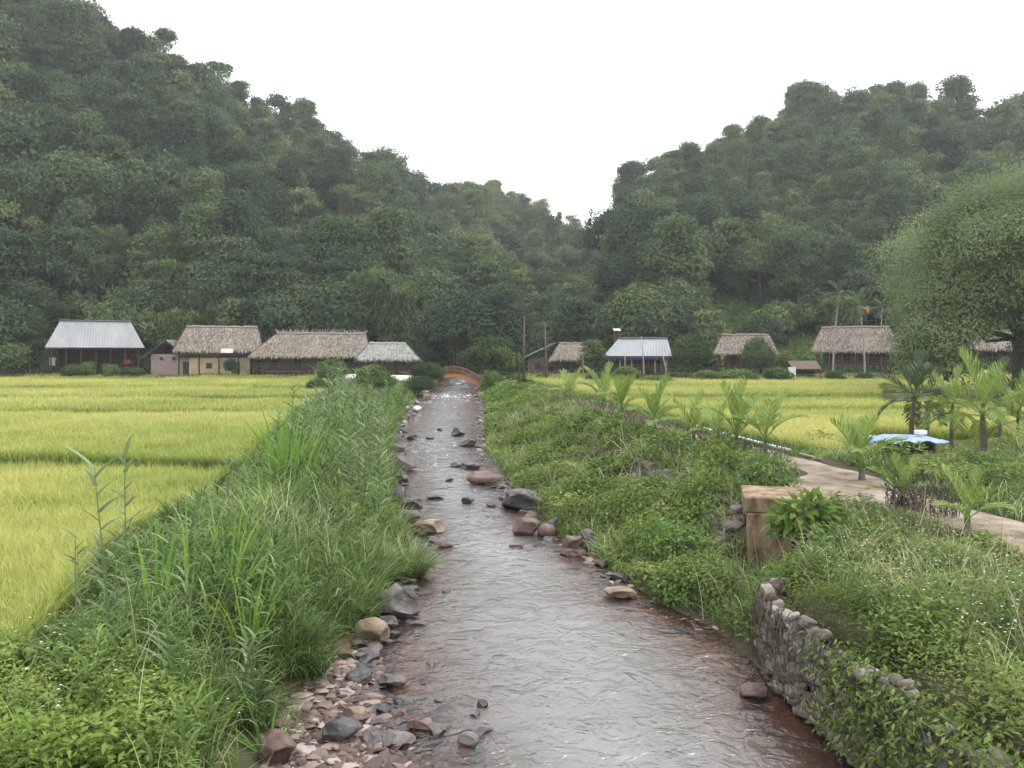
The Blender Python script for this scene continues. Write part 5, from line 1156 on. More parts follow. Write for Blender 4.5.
# white pipe lying along the path, and scattered sticks and scraps
def stick(pts, rad, mat, name, label, cat, lift=.05):
    P = np.array([(x, y, Hs(x, y) + lift + dz) for x, y, dz in pts]); tag(MB().tube(P, rad, 7).build(name, M[mat], smooth=True), label, cat)
stick([(PX(a, y), y, .02) for a, y in ((697, 37), (720, 34), (745, 31.2), (768, 29.2), (790, 27.6))], .055, 'whitepaint', 'water_pipe', 'white pipe lying along the field side of the path', 'pipe')
stick([(PX(a, y), y, .02) for a, y in ((800, 26.6), (822, 25.4))], .045, 'palewood', 'bamboo_stick', 'pale bamboo length lying across the path beyond the white pipe', 'stick')
tag(MB().tube([(PX(772, 12.7), 12.6, PZ(628, 12.6)), (PX(773, 12.45), 12.3, PZ(660, 12.3)), (PX(777, 11.9), 11.75, -.1)], [.022, .024, .026], 7, .5).build('bamboo_stake', M['palewood'], smooth=True), 'pale bamboo stake leaning against the gabion wall', 'stake')
tag(MB().tube([(PX(838, 9.3), 9.1, -.05), (PX(868, 9.4), 9.3, .38), (PX(880, 9.5), 9.5, .6)], [.03, .025, .02], 7, .5).build('dead_branch', M['bark'], smooth=True), 'dark dead branch reaching into the water at the foot of the gabion wall', 'branch')
tag(MB().tube([(PX(960, 11.2), 11.3, 1.75), (PX(968, 11.1), 11.1, 2.15)], [.02, .014], 6, .5).tube([(PX(962, 11.2), 11.25, 1.78), (PX(984, 11), 11.0, 1.88)], [.016, .01], 6, .5).build('dead_stick', M['palewood'], smooth=True), 'pale broken stick in the right foreground greenery', 'stick')
def scrap(px_, py, Y, s, label, seed, cat='plastic scrap', name='plastic_scrap'):
    x = PX(px_, Y); z = max(Hs(x, Y), float(zw(Y)))
    V = rock_geo(seed, .9) * np.array([s, s * .7, s * .45]); V += ((fbm(V[:, 0] * 9, V[:, 1] * 9 + V[:, 2] * 7, .4, seed, 2) - .5) * s * .5)[:, None]
    tag(mesh_np(name, V, SF, M['whitepaint'], loc=(x, Y, z + s * .3)), label, cat)
scrap(505, 425, 41, .28, 'white plastic bag caught on the grassy right bank', 31, 'bag', 'plastic_bag')
scrap(405, 415, 60, .42, 'white plastic scrap on the left shore by the rapids, left one', 32)
scrap(417, 414, 60, .38, 'white plastic scrap on the left shore by the rapids, right one', 33)
scrap(408, 587, 16.6, .06, 'tiny white scrap under the grass tuft at the water', 34)

# ------------------------------------------------------------------ crops, grass and weeds (nobody could count these)
def strip(y0, y1, dens, xl, xr, cap=400000):
    ys = np.linspace(y0, y1, 200); wl = np.maximum(xr(ys) - xl(ys), 0); A = float(np.sum((wl[1:] + wl[:-1]) * np.diff(ys)) * .5); n = int(min(A * dens, cap))
    c = np.cumsum(wl); c = c / c[-1]; Y = np.interp(rng.uniform(0, 1, n), c, ys) + rng.uniform(-.5, .5, n) * (y1 - y0) / 200
    Y = np.clip(Y, y0, y1); X = xl(Y) + (xr(Y) - xl(Y)) * rng.uniform(0, 1, n); k = ~onpath(X, Y) & ~((X > 5.15) & (X < 7.3) & (Y > 17.2) & (Y < 19.3)); return X[k], Y[k]
def rice(side):
    Vs, Fs, Rs, off = [], [], [], 0
    for y0, y1, dn, wd, seg in ((7, 17, 1000, .013, 4), (17, 27, 560, .018, 3), (27, 46, 250, .03, 3), (46, 94.5, 85, .06, 2)):
        if side < 0: xl, xr = (lambda Y: PX(-70, Y)), (lambda Y: fL(Y) - .15 + .5 * (vnoise(Y, Y * 0, 1.7, 3) - .5))
        else:
            if y1 <= 27: continue
            y0 = max(y0, 27.3); xl, xr = (lambda Y: fR(Y) + .5), (lambda Y: PX(1095, Y))
        X, Y = strip(y0, y1, dn, xl, xr)
        _, ed = terrace(Y, X); k = ed > .55 + .35 * vnoise(X, Y, 1.0, 4) + .012 * Y
        if side > 0: k &= ~((X > PX(845, Y) + 0) & (Y < 31 + 6 * vnoise(X, Y * 0, 3, 3)) ) & ~((X > PX(880, Y)) & (Y > 52) & (Y < 70))
        X, Y = X[k], Y[k]; n = len(X); P = np.stack([X, Y, H(X, Y) - .03], -1)
        pt = fbm(X, Y, 7, 55, 3); edge_ = np.exp(-ed[k] / .8)
        hh = (.72 + .35 * (pt - .5) + .2 * (vnoise(X, Y, 1.3, 57) - .5)) * rng.uniform(.82, 1.12, n)
        V, F, T = blade_geo(P, rng.uniform(0, 6.28, n), hh, rng.uniform(.02, .25, n), wd * rng.uniform(.7, 1.3, n), seg, rng.uniform(.3, 1.5, n))
        rb = np.repeat(np.clip(.28 + .5 * (pt - .3) - .22 * edge_ + rng.uniform(-.12, .18, n), 0, 1), 2 * (seg + 1)); r_ = np.clip(rb + (T - .5) * .6, 0, 1)
        Vs.append(V); Fs.append(F + off); Rs.append(r_); off += len(V)
    o = mesh_np('rice_crop', np.vstack(Vs), np.vstack(Fs), M['rice'], rnd=np.concatenate(Rs))
    tag(o, 'ripening yellow-green rice in the left terraces' if side < 0 else 'ripening rice in the fields right of the path', 'rice', None, 'stuff')
rice(-1); rice(1)
def grass_mesh(name, label, parts, mat):
    Vs, Fs, Rs, off = [], [], [], 0
    for V, F, r_ in parts: Vs.append(V); Fs.append(F + off); Rs.append(r_); off += len(V)
    tag(mesh_np(name, np.vstack(Vs), np.vstack(Fs), M[mat], rnd=np.concatenate(Rs)), label, 'grass' if 'grass' in name else 'weeds', None, 'stuff')
def bl(X, Y, h, wd, lean, seg, droop, rlo=.1, rhi=.6, tipw=.35, dz=0.0, az=None):
    n = len(X); P = np.stack([X, Y, H(X, Y) - .03 + dz], -1)
    V, F, T = blade_geo(P, rng.uniform(0, 6.28, n) if az is None else az, h, lean, wd, seg, droop)
    pt = .5 * fbm(X, Y, 1.1, 91, 2) + .5 * fbm(X, Y, 3.4, 93, 2); pt = np.clip((pt - .5) * 2.4 + .5, -.1, 1.2); r_ = np.repeat(np.clip(rlo + (rhi - rlo) * rng.uniform(0, 1, n) * (.45 + 1.1 * pt) + np.where(rng.uniform(0, 1, n) < .06, .45, 0), 0, 1), 2 * (seg + 1)); return V, F, np.clip(r_ + (T - .5) * tipw, 0, 1)
def lf(X, Y, hc, L, W, rlo=.1, rhi=.8, up=.1, dz=0.0, z0=0.0):
    """leafy weeds: leaves spread through a canopy hc high"""
    n = len(X); big_ = .65 + .8 * vnoise(X, Y, .9, 99) ** 1.5; L = L * big_; W = W * big_ ** 1.3; u = rng.uniform(0, 1, n) ** .6; z = H(X, Y) + hc * u + dz
    a = rng.uniform(0, 6.28, n); D = np.stack([np.cos(a), np.sin(a), rng.normal(up, .4, n)], -1)
    Nn = unit(rand_dirs(n) * .45 + np.array([0, 0, 1.0])); V, F = leaf_geo(np.stack([X, Y, z], -1), D, Nn, L, W, .15, .42)
    sp_ = np.clip((vnoise(X, Y, 1.25, 97) - .5) * 3 + .5, 0, 1); pt = fbm(X, Y, 1.6, 95, 3); r_ = np.clip(rlo + (rhi - rlo) * ((.15 + .6 * rng.uniform(0, 1, n)) * (.3 + 1.0 * pt) + .35 * sp_), 0, 1); return V, F, np.repeat(r_, 4)
def shore_l(Y): return eL(Y) - (1.25 + .5 * (vnoise(Y, Y * 0, 1.3, 8) - .5)) * np.where(Y < 12.5, 1, np.clip(1 - (Y - 12.5) / 4, .4, 1)) - 1.0 * (1 - ss(10.2, 12.8, Y))
def left_bank():
    P = []
    far_l = lambda Y: np.maximum(fL(Y) + .1, PX(-70, Y))
    # long arching grass
    for y0, y1, dn, wd, seg in ((6.0, 17, 430, .015, 5), (17, 32, 240, .02, 4), (32, 60, 110, .035, 3), (60, 96, 45, .06, 3)):
        X, Y = strip(y0, y1, dn, far_l, shore_l); cl_ = fbm(X, Y, 1.7, 101, 3); k = rng.uniform(0, 1, len(X)) < .3 + 1.3 * np.clip(cl_ - .35, 0, 1) * 2.2
        hb = np.where((Y < 9) & (X < -2.9), .6, 1.0) * (1 + .5 * ss(17, 26, Y) * (1 - ss(48, 62, Y))); X, Y, cl_, hb = X[k], Y[k], cl_[k], hb[k]; n = len(X)
        hb = hb * (.3 + .7 * ss(.2, 2.2, X - fL(Y)))
        P.append(bl(X, Y, hb * (.35 + .95 * cl_) * rng.uniform(.7, 1.35, n), wd * rng.uniform(.7, 1.5, n), rng.uniform(.05, .55, n), seg, rng.uniform(.6, 2.0, n), .12, .72, .4))
    # overhang at the water edge
    for y0, y1, dn in ((8, 17, 230), (17, 34, 130), (34, 70, 60)):
        X, Y = strip(y0, y1, dn, lambda Y: shore_l(Y) - .55, lambda Y: shore_l(Y) + .12); n = len(X)
        P.append(bl(X, Y, rng.uniform(.3, .85, n), rng.uniform(.012, .026, n) * (1 + Y / 40), rng.uniform(.0, .7, n), 5, rng.uniform(.6, 2.4, n), .1, .75, .4, az=rng.normal(0, 1.3, n)))
    # thin seed-head stems rising above
    X, Y = strip(7, 60, 3, lambda Y: fL(Y) + 1.2, shore_l); n = len(X); P.append(bl(X, Y, rng.uniform(1.1, 1.9, n), .012 + Y * .0005, rng.uniform(0, .2, n), 5, rng.uniform(.2, 1.0, n), .5, .9, .3))
    # two rounded tufts leaning over the water
    for cx, cy_, rr_, hh, n in ((PX(408, 17.6), 17.6, .32, 1.0, 800), (PX(362, 16.3), 16.6, .5, 1.05, 1200), (PX(345, 14.5), 14.6, .45, .9, 900), (PX(292, 12.0), 12.2, .45, .9, 900), (PX(236, 10.4), 10.5, .4, .8, 700)):
        a = rng.uniform(0, 6.28, n); q = rr_ * rng.uniform(0, 1, n) ** .6
        P.append(bl(cx + np.cos(a) * q, cy_ + np.sin(a) * q, hh * rng.uniform(.45, 1.15, n), rng.uniform(.010, .02, n), .1 + .5 * q / rr_, 6, rng.uniform(.5, 2.0, n), .08, .7, .4, az=a + rng.normal(0, .7, n), dz=.08))
    grass_mesh('bank_grass', 'rank arching grass covering the left bank', P, 'grass')
    P = []
    for y0, y1, dn, sz in ((5.8, 17, 26, 1.0), (17, 34, 12, 1.25), (34, 70, 4, 1.8)):       # leafy canes with alternate drooping blades
        X, Y = strip(y0, y1, dn, far_l, lambda Y: shore_l(Y) - .2); cl_ = fbm(X, Y, 1.9, 161, 2); k = (cl_ > .5) & ~((Y < 8.6) & (X < -3.4) & (rng.uniform(0, 1, len(X)) < .65)); X, Y, cl_ = X[k], Y[k], cl_[k]
        for x, y, c in zip(X, Y, cl_):
            hh = (.4 + 1.0 * c) * (1 + .55 * float(ss(17, 26, y) * (1 - ss(48, 62, y)))) * rng.uniform(.6, 1.25) * (.35 + .65 * float(ss(.3, 2.4, x - float(fL(y))))); nl = int(rng.integers(8, 14)); az0 = rng.uniform(0, 6.28); ln = rng.normal(0, .16, 2) * hh; t_ = np.linspace(.12, 1, nl)
            B = np.stack([x + ln[0] * t_ ** 1.5, y + ln[1] * t_ ** 1.5, Hs(x, y) + hh * t_], -1); az = az0 + np.arange(nl) * np.pi + rng.normal(0, .6, nl)
            V, F, T = blade_geo(B, az, sz * rng.uniform(.22, .48, nl), rng.uniform(.35, .9, nl), sz * rng.uniform(.02, .036, nl), 5, rng.uniform(.8, 2.0, nl)); cr_ = rng.uniform(.15, .6)
            P.append((V, F, np.clip(np.repeat(cr_ + rng.uniform(-.1, .25, nl), 12) + (T - .5) * .3, 0, 1)))
    grass_mesh('cane_grass', 'leafy cane grass with drooping blades among the left bank growth', P, 'grass')
    P = []
    for y0, y1, dn, s in ((5.6, 10.5, 1500, .085), (10.5, 18, 520, .1), (18, 40, 200, .14), (40, 96, 60, .3)):
        X, Y = strip(y0, y1, dn, far_l, lambda Y: shore_l(Y) - .15); cl_ = fbm(X, Y, 1.4, 111, 3); n = len(X)
        P.append(lf(X, Y, .1 + .8 * cl_ * (.35 + .65 * ss(.2, 2.0, X - fL(Y))), s * rng.uniform(.6, 1.5, n), s * .42 * rng.uniform(.7, 1.3, n), .08, .85))
    grass_mesh('bank_weeds', 'leafy weeds between the grasses of the left bank', P, 'weed')
    P = []
    X, Y = strip(5.2, 9.4, 2300, lambda Y: PX(-70, Y), lambda Y: -2.95 - .35 * (Y - 7) + .6 * vnoise(Y, Y * 0, .8, 5)); n = len(X); cl_ = fbm(X, Y, .9, 121, 3)
    cl_ = np.clip((cl_ - .5) * 2 + .5, 0, 1); k = rng.uniform(0, 1, n) < .35 + .9 * cl_; X, Y, cl_ = X[k], Y[k], cl_[k]; n = len(X); P.append(lf(X, Y, .12 + .8 * cl_, rng.uniform(.05, .11, n), rng.uniform(.025, .05, n), .2, 1.0, .15)); grass_mesh('leafy_groundweeds', 'bright green leafy carpet at the bottom left corner', P, 'herb')
left_bank()
def right_bank():
    P, Q, G = [], [], []
    bl_ = lambda Y: eR(Y) + .25 + .25 * vnoise(Y, Y * 0, 1.5, 7)
    for y0, y1, dn, s in ((13.0, 22, 620, .1), (22, 34, 360, .13), (34, 55, 170, .2), (55, 96, 60, .36)):
        X, Y = strip(y0, y1, dn, bl_, lambda Y: tR(Y) + .5); c = np.clip((fbm(X, Y, 1.6, 131, 3) - .5) * 1.8 + .5, 0, 1); n = len(X)
        uu = (X - eR(Y)) / (tR(Y) - eR(Y)); bare = (vnoise(X, Y, 1.6, 133) > .42) & (Y < 35) & (Y > 17.5) & (uu > .52) & (uu < .88); far_ = ss(24, 34, Y)
        k = ~bare & (rng.uniform(0, 1, n) < .2 + 1.2 * c); X, Y, c, far_ = X[k], Y[k], c[k], far_[k]; n = len(X)
        (P if y0 < 30 else Q).append(lf(X, Y, .1 + .85 * c * (1 - .25 * far_), s * rng.uniform(.6, 1.4, n), s * .5 * rng.uniform(.7, 1.3, n), .1, .9))
        X, Y = strip(y0, y1, dn * .28, bl_, lambda Y: tR(Y) + .6); n = len(X); c = fbm(X, Y, 2.2, 137, 3)
        G.append(bl(X, Y, (.2 + .5 * c) * rng.uniform(.7, 1.3, n), .012 * (1 + Y / 18) * rng.uniform(.7, 1.4, n), rng.uniform(.1, .7, n), 3, rng.uniform(.6, 1.8, n), .25, .75, .3))
    # strip between path and bank edge, path verges, ground under the palms
    for xl, xr, y0, y1, dn, s, hc in ((lambda Y: np.where(Y < 13.4, np.minimum(tR(Y) - .25, 4.7), tR(Y) + .3), lambda Y: np.full_like(Y, 8.7), 5.5, 16.6, 900, .085, .62), (lambda Y: np.maximum(tR(Y) + .9, 7.3), lambda Y: np.full_like(Y, 8.65), 16.6, 19.4, 560, .1, .5), (lambda Y: np.full_like(Y, 10.45), lambda Y: PX(1090, Y), 12, 24, 330, .12, .45), (lambda Y: np.full_like(Y, 10.6), lambda Y: PX(1090, Y), 24, 31, 160, .16, .5)):
        X, Y = strip(y0, y1, dn, xl, xr); c = np.clip((fbm(X, Y, 1.3, 141, 3) - .5) * 1.7 + .5, 0, 1); n = len(X); dn_ = rng.uniform(0, 1, n) < .28 + 1.1 * c; X, Y, c = X[dn_], Y[dn_], c[dn_]; n = len(X)
        P.append(lf(X, Y, (.08 + hc * 1.5 * c ** 1.5) * (1 - .78 * ss(6.9, 8.2, X) * (X < 9.4) * (Y < 19)), s * rng.uniform(.6, 1.5, n), s * .5 * rng.uniform(.6, 1.3, n), .05, .95, .05))
    X, Y = strip(6.5, 14.5, 700, lambda Y: np.interp(Y, [7.2, 9.6, 11.5, 13], [4.7, 4.35, 4.15, 4.2]), lambda Y: np.full_like(Y, 5.35)); k = rng.uniform(0, 1, len(X)) < .35 + .6 * (1 - ss(9, 11.5, Y)) + .5 * (vnoise(X, Y, .6, 3) > .55); X, Y = X[k], Y[k]; n = len(X); c = fbm(X, Y, 1.0, 143, 2)
    P.append(lf(X, Y, .2 + .5 * c, .09 * rng.uniform(.6, 1.4, n), .045 * rng.uniform(.6, 1.3, n), .05, .8, -.2))
    # hanging over the gabion at the near end
    X, Y = strip(6.3, 11.2, 4200, lambda Y: np.interp(Y, [7.2, 9.6, 11.5], [4.6, 4.2, 3.98]) - .18, lambda Y: np.interp(Y, [7.2, 9.6, 11.5], [4.6, 4.2, 3.98]) + .35); n = len(X); zt = rng.uniform(.15, 1.35, n)
    a = rng.uniform(0, 6.28, n); Pp = np.stack([X - .25 * rng.uniform(0, 1, n) + .02, Y, zt], -1); k = rng.uniform(0, 1, n) < 1 - ss(9.2, 10.9, Y); Pp = Pp[k]; n = len(Pp); V, F = leaf_geo(Pp, np.stack([np.cos(a[k]), np.sin(a[k]), -.5 + 0 * a[k]], -1), unit(rand_dirs(n) * .4 + np.array([-.5, -.2, .8])), rng.uniform(.04, .12, n), rng.uniform(.02, .05, n)); P.append((V, F, np.repeat(rng.uniform(.1, .8, n), 4)))
    for xl, xr, y0, y1, dn in ((lambda Y: np.maximum(tR(Y) + .3, 5.0), lambda Y: np.full_like(Y, 8.8), 5.5, 16.6, 150), (lambda Y: np.full_like(Y, 10.25), lambda Y: np.maximum(10.8, PX(1090, Y)), 11, 26, 150), (lambda Y: tR(Y) + .1, lambda Y: tR(Y) + 1.5, 24, 60, 50)):
        X, Y = strip(y0, y1, dn, xl, xr); n = len(X); c = fbm(X, Y, 1.2, 145, 2)
        G.append(bl(X, Y, (.25 + .6 * c) * (1 - .7 * ss(6.9, 8.2, X) * (X < 9.4)) * rng.uniform(.6, 1.3, n), .012 * (1 + Y / 25) * rng.uniform(.7, 1.4, n), rng.uniform(.1, .6, n), 4, rng.uniform(.5, 1.9, n), .2, .85, .3))
    # the small lawn-like spit at the shore
    X, Y = strip(20.6, 24.2, 900, lambda Y: eR(Y) + .15, lambda Y: eR(Y) + 1.7); n = len(X); G.append(bl(X, Y, rng.uniform(.05, .16, n), .012, .3, 2, .8, .45, .75, .2))
    # field margins: levees and verge between path and rice
    for sd in (-1, 1):
        X, Y = strip(26.5, 94, 22 if sd > 0 else 14, (lambda Y: PX(-70, Y)) if sd < 0 else (lambda Y: fR(Y) - 1.4), (lambda Y: fL(Y) + .3) if sd < 0 else (lambda Y: PX(1090, Y))); _, ed = terrace(Y, X)
        k = (ed < .5) | ((np.abs(X - fR(Y)) < 1.3) & (sd > 0)); X, Y = X[k], Y[k]; n = len(X); X = np.repeat(X, 4) + rng.normal(0, .2, n * 4); Y = np.repeat(Y, 4) + rng.normal(0, .12, n * 4); n *= 4
        G.append(bl(X, Y, rng.uniform(.1, .32, n), .02 + Y * .0006, .3, 2, .8, .2, .6, .2))
    grass_mesh('bank_weeds', 'dense creepers and weeds clothing the near right bank', P, 'rightweed')
    grass_mesh('bank_herbs', 'lighter yellow-green herbs on the far right bank', Q, 'herb')
    grass_mesh('bank_grass', 'finer grasses among the weeds of the right bank and levees', G, 'grass')
    X, Y = strip(87, 99, 30, lambda Y: PX(-70, Y), lambda Y: PX(1095, Y), 60000); k = (X < eL(Y) - .4) | (X > eR(Y) + .4); k &= (Y > 93.2) | (X > PX(520, Y)) & (X < PX(700, Y)); X, Y = X[k], Y[k]; n = len(X); c = fbm(X, Y, 4, 151, 3)
    V, F, r_ = lf(X, Y, .1 + .9 * c ** 1.5, rng.uniform(.18, .5, n), rng.uniform(.1, .25, n), .05, .8); tag(mesh_np('yard_weeds', V, F, M['scrub'], rnd=r_), 'rough weeds in the yards in front of the houses', 'weeds', None, 'stuff')
right_bank()
def dry_stems():
    G = []
    for xl, xr, y0, y1, dn, w_ in ((lambda Y: tR(Y) + .2, lambda Y: np.full_like(Y, 8.6), 6, 16.5, 26, .009), (lambda Y: eR(Y) + .4, lambda Y: tR(Y) + .8, 14, 24, 22, .012), (lambda Y: eR(Y) + .4, lambda Y: tR(Y) + 1, 24, 50, 10, .025), (lambda Y: fL(Y) + .5, lambda Y: shore_l(Y), 7, 20, 16, .009), (lambda Y: fL(Y) + .5, lambda Y: shore_l(Y), 20, 50, 7, .02)):
        X, Y = strip(y0, y1, dn, xl, xr); n = len(X); G.append(bl(X, Y, rng.uniform(.5, 1.25, n), w_ * rng.uniform(.7, 1.4, n), rng.uniform(.05, .9, n), 5, rng.uniform(.1, 1.2, n), .3, .95, .1))
    grass_mesh('dry_stems', 'straw-coloured dead stems sticking out of the bank growth', G, 'deadstem')
    X, Y = strip(6.5, 17, 14, lambda Y: tR(Y) + .3, lambda Y: np.full_like(Y, 8.6)); X2, Y2 = strip(6.2, 10, 8, lambda Y: PX(-40, Y), lambda Y: -3.2 + 0 * Y); X = np.concatenate([X, X2]); Y = np.concatenate([Y, Y2]); n = len(X)
    P = np.stack([X, Y, H(X, Y) + rng.uniform(.35, .75, n)], -1); Vs = [leaf_geo(P, unit(np.stack([np.cos(k * 2.1) + 0 * X, np.sin(k * 2.1) + 0 * X, .25 + 0 * X], -1)), np.tile([[0, 0, 1.0]], (n, 1)), np.full(n, .02), np.full(n, .016))[0] for k in range(3)]
    V = np.vstack(Vs); tag(mesh_np('wild_flowers', V, np.arange(len(V)).reshape(-1, 4), M['foam']), 'tiny white wild flowers dotted over the weeds', 'flowers', None, 'stuff')
dry_stems()

# ------------------------------------------------------------------ single plants of the left bank
def iris(px_, pyb, Y, n, h, label, spread=.4, wd=.045, cat='plant', name='broad_bladed_plant'):
    x = PX(px_, Y); z = Hs(x, Y); a = rng.uniform(0, 6.28, n); q = rng.uniform(0, .12, n) * h
    h *= 1.28; P = np.stack([np.cos(a) * q, np.sin(a) * q, np.full(n, -.03)], -1); V, F, T = blade_geo(P, a, h * rng.uniform(.6, 1.1, n), spread * rng.uniform(.1, 1, n), wd * rng.uniform(.7, 1.2, n), 6, rng.uniform(.1, .9, n))
    tag(mesh_np(name, V, F, M['iris'], rnd=np.clip(np.repeat(rng.uniform(.2, .8, n), 14) + (T - .5) * .3, 0, 1), loc=(x, Y, z)), label, cat, 'broad-bladed plants on the left bank')
iris(157, 556, 11.2, 9, 1.35, 'narrow upright tuft of flat green blades at the rice edge', .12, .06)
iris(190, 556, 11.8, 12, 1.35, 'upright tuft of long blades right of the narrow one', .25, .05)
iris(228, 535, 12.4, 26, 1.35, 'fan-shaped clump of bright sword leaves on the left bank', .7, .06)
iris(248, 560, 11.6, 24, 1.2, 'fresh green blade clump below the fan-shaped one', .5, .05)
iris(287, 478, 20.5, 44, 2.3, 'tall fountain of napier grass by the rice corner', .4, .06)
iris(305, 470, 21.5, 26, 1.7, 'paler arching grass fountain right of the tallest one', .6, .06)
iris(262, 505, 17, 22, 1.1, 'short blade clump between the fan and the tall fountain', .6, .05)
iris(340, 440, 30, 30, 1.7, 'upright grass clump halfway up the left bank', .4, .07)
iris(325, 420, 38, 24, 1.6, 'grass clump near the upper end of the rice corner', .4, .08)
iris(205, 640, 9.2, 22, .85, 'bright grass clump in the low weeds, lower left', .8, .035)
iris(268, 620, 9.9, 26, .8, 'arching grass clump at the lower bank edge', .9, .03)
iris(240, 690, 8.3, 22, .7, 'grass clump at the foot of the bank near the gravel', .9, .03)
def reed(px_, Y, h, nl, label, lean=0.0, wd=.05, L=.45, grp='reeds standing on the left bank'):
    x = PX(px_, Y); z = Hs(x, Y); rt = empty('reed', (x, Y, z - .03), label, 'reed', grp)
    s = np.linspace(0, 1, 8); P = np.stack([lean * s ** 2, .04 * np.sin(s * 5), h * s], -1); MB().tube(P, np.linspace(.014, .005, 8) * max(1, Y / 14), 6, .5).build('stem', M['reed'], rt, smooth=True)
    u = np.linspace(.35, 1, nl); B = np.stack([np.interp(u, s, P[:, i]) for i in range(3)], -1); az = np.where(np.arange(nl) % 2 == 0, 0, np.pi) + rng.normal(0, .5, nl)
    V, F, T = blade_geo(B, az, L * rng.uniform(.7, 1.2, nl) * (1 - .3 * (u - .35)), 1.0 - .5 * (u - .35), wd, 5, rng.uniform(.5, 1.5, nl))
    mesh_np('leaf_blades', V, F, M['reed'], rt, rnd=np.clip(np.repeat(rng.uniform(.2, .8, nl), 12) + (T - .4) * .3, 0, 1))
reed(106, 9.6, 2.45, 16, 'tall leafy reed stalk with feathered top, left one of the close pair', -.12, .05, .55)
reed(125, 9.9, 2.6, 17, 'tallest leafy reed stalk of the close pair over the rice', .02, .05, .55)
reed(75, 9.0, 1.75, 10, 'bare-footed thin reed left of the close pair', .03, .035, .35)
reed(82, 9.3, 1.5, 9, 'short thin reed between the bare-footed one and the pair', -.03, .03, .33)
for px_, Y, h, lab in ((318, 24, 2.7, 'tall grey-green reed beside the napier fountain'), (312, 25, 2.3, 'shorter reed left of the tall grey-green one'), (325, 26, 2.2, 'slim reed right of the tall grey-green one'), (378, 28, 2.0, 'silvery reed at the middle of the left bank, left one'), (386, 29, 2.2, 'silvery reed at the middle of the left bank, right one'), (372, 24, 1.8, 'pale leafy reed above the bank boulders'), (364, 32, 2.2, 'reed rising before the tall feathery shrub'), (355, 36, 2.3, 'farther reed left of the tall feathery shrub'), (380, 40, 2.3, 'farthest reed on the left bank by the rapids')):
    reed(px_, Y, h, 18, lab, rng.normal(0, .08), .06, .5)
reed(246, 11.0, 1.5, 14, 'silvery leafed reed at the front of the fan-shaped clump', .1, .05, .45)
reed(256, 10.2, 1.3, 14, 'silvery leafed reed low on the left bank', -.1, .05, .42)
for q in range(48):
    Yq = 19 * (52 / 19) ** rng.uniform(); xq = float(fL(Yq)) + (float(eL(Yq)) - .7 - float(fL(Yq))) * rng.uniform(.3, 1.0)
    reed(512 + FPX * xq / Yq, Yq, rng.uniform(1.9, 3.0), 22, 'silvery leafed reed in the stand along the upper left bank', rng.normal(0, .12), .055 + Yq * .0006, .55)
for q in range(12):
    Yq = rng.uniform(9, 18); xq = float(fL(Yq)) + (float(eL(Yq)) - 1.0 - float(fL(Yq))) * rng.uniform(.25, .9)
    reed(512 + FPX * xq / Yq, Yq, rng.uniform(1.0, 1.7), 15, 'leafy reed among the tall grass of the near left bank', rng.normal(0, .12), .045, .5)
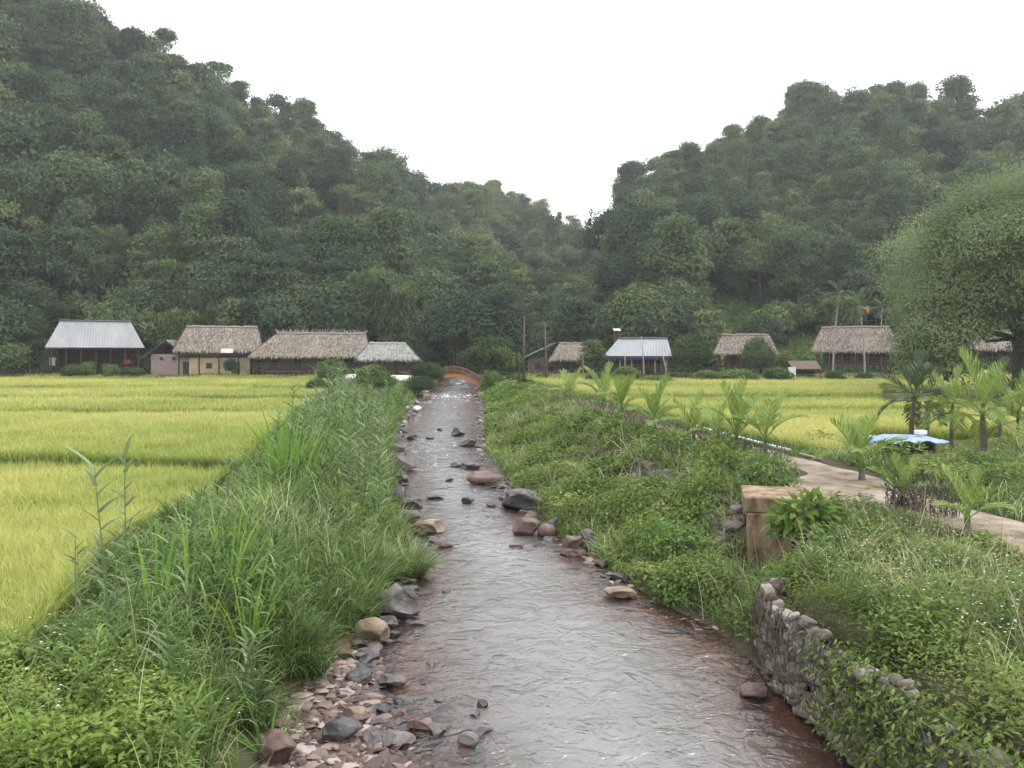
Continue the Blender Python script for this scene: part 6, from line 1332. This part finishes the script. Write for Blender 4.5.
# big-leaved shrub spilling over the culvert
def bigleaf(px_, py, Y, n, L, label, rr_=.6, mat='herb'):
    x, z = PX(px_, Y), PZ(py, Y); d = rand_dirs(n, -.5); P = d * rr_ * rng.uniform(.5, 1.05, (n, 1)) * np.array([1.1, .8, .8]); D = unit(d * .7 + np.array([0, -.1, -.45]) + rng.normal(0, .3, (n, 3)))
    V, F = leaf_geo(P, D, unit(d * .5 + np.array([0, -.3, .8]) + rng.normal(0, .3, (n, 3))), L * rng.uniform(.7, 1.2, n), L * .42 * rng.uniform(.8, 1.2, n), .12, .45)
    rt = empty('leafy_shrub', (x, Y, Hs(x, Y) - .05), label, 'shrub', 'leafy shrubs of the right bank'); dz = z - rt.location.z
    mb = MB(); 
    for _ in range(7): e = rng.normal(0, rr_ * .4, 3); mb.tube([(0, 0, 0), (e[0] * .4, e[1] * .4, dz * .5), (e[0], e[1], dz + e[2] * .5)], [.02, .015, .006], 5)
    mb.build('stems', M['bark'], rt); mesh_np('foliage', V + np.array((0, 0, dz)), F, M[mat], rt, rnd=np.repeat(rng.uniform(.15, .8, n), 4))
bigleaf(806, 520, 16.4, 420, .28, 'large-leaved shrub spilling over the right side of the culvert', .62)
bigleaf(850, 560, 15.0, 1300, .15, 'dense dark weed bush below the large-leaved shrub', .9, 'weed')
bigleaf(790, 585, 14.6, 500, .13, 'creeper clump hanging over the foot of the culvert', .55, 'weed')
bigleaf(705, 500, 20.5, 1500, .14, 'bright creeper mound over the revetment below the last palms', .95, 'herb')
bigleaf(700, 590, 15.8, 1300, .12, 'rounded fine-leaved bush at the water edge left of the culvert', .8, 'weed')
bigleaf(650, 540, 18.5, 900, .13, 'pale fern-like bush above the small white stone', .7, 'herb')
for q in range(18):
    Yq = 17.5 * (38 / 17.5) ** (q / 17.0) ; uq = [.35, .88, .6, .98][q % 4]; xq = float(eR(Yq)) + uq * (float(tR(Yq)) - float(eR(Yq))); zq = Hs(xq, Yq) + .42
    if abs(xq - 5.8) < 1.2 and Yq < 19.5: continue
    bigleaf(512 + FPX * xq / Yq, HOR - FPX * (zq - CAMZ) / Yq, Yq, int(rng.integers(450, 800)), .1 + .0025 * Yq, ('leafy light bush on the right bank below the palm row' if q % 3 else 'darker bush on the right bank below the palm row'), rng.uniform(.45, .75), 'herb' if q % 3 else 'weed')
bigleaf(880, 640, 11.6, 1100, .12, 'fine-leaved bush in the middle of the right foreground', .65, 'weed')
bigleaf(930, 700, 9.6, 1100, .11, 'grey-green bush near the bottom right corner', .6, 'weed')
bigleaf(985, 740, 8.6, 800, .11, 'bright herb bush in the bottom right corner', .5, 'herb')
bigleaf(940, 590, 12.8, 900, .1, 'yellowish wispy bush left of the pale broken stick', .6, 'herb')
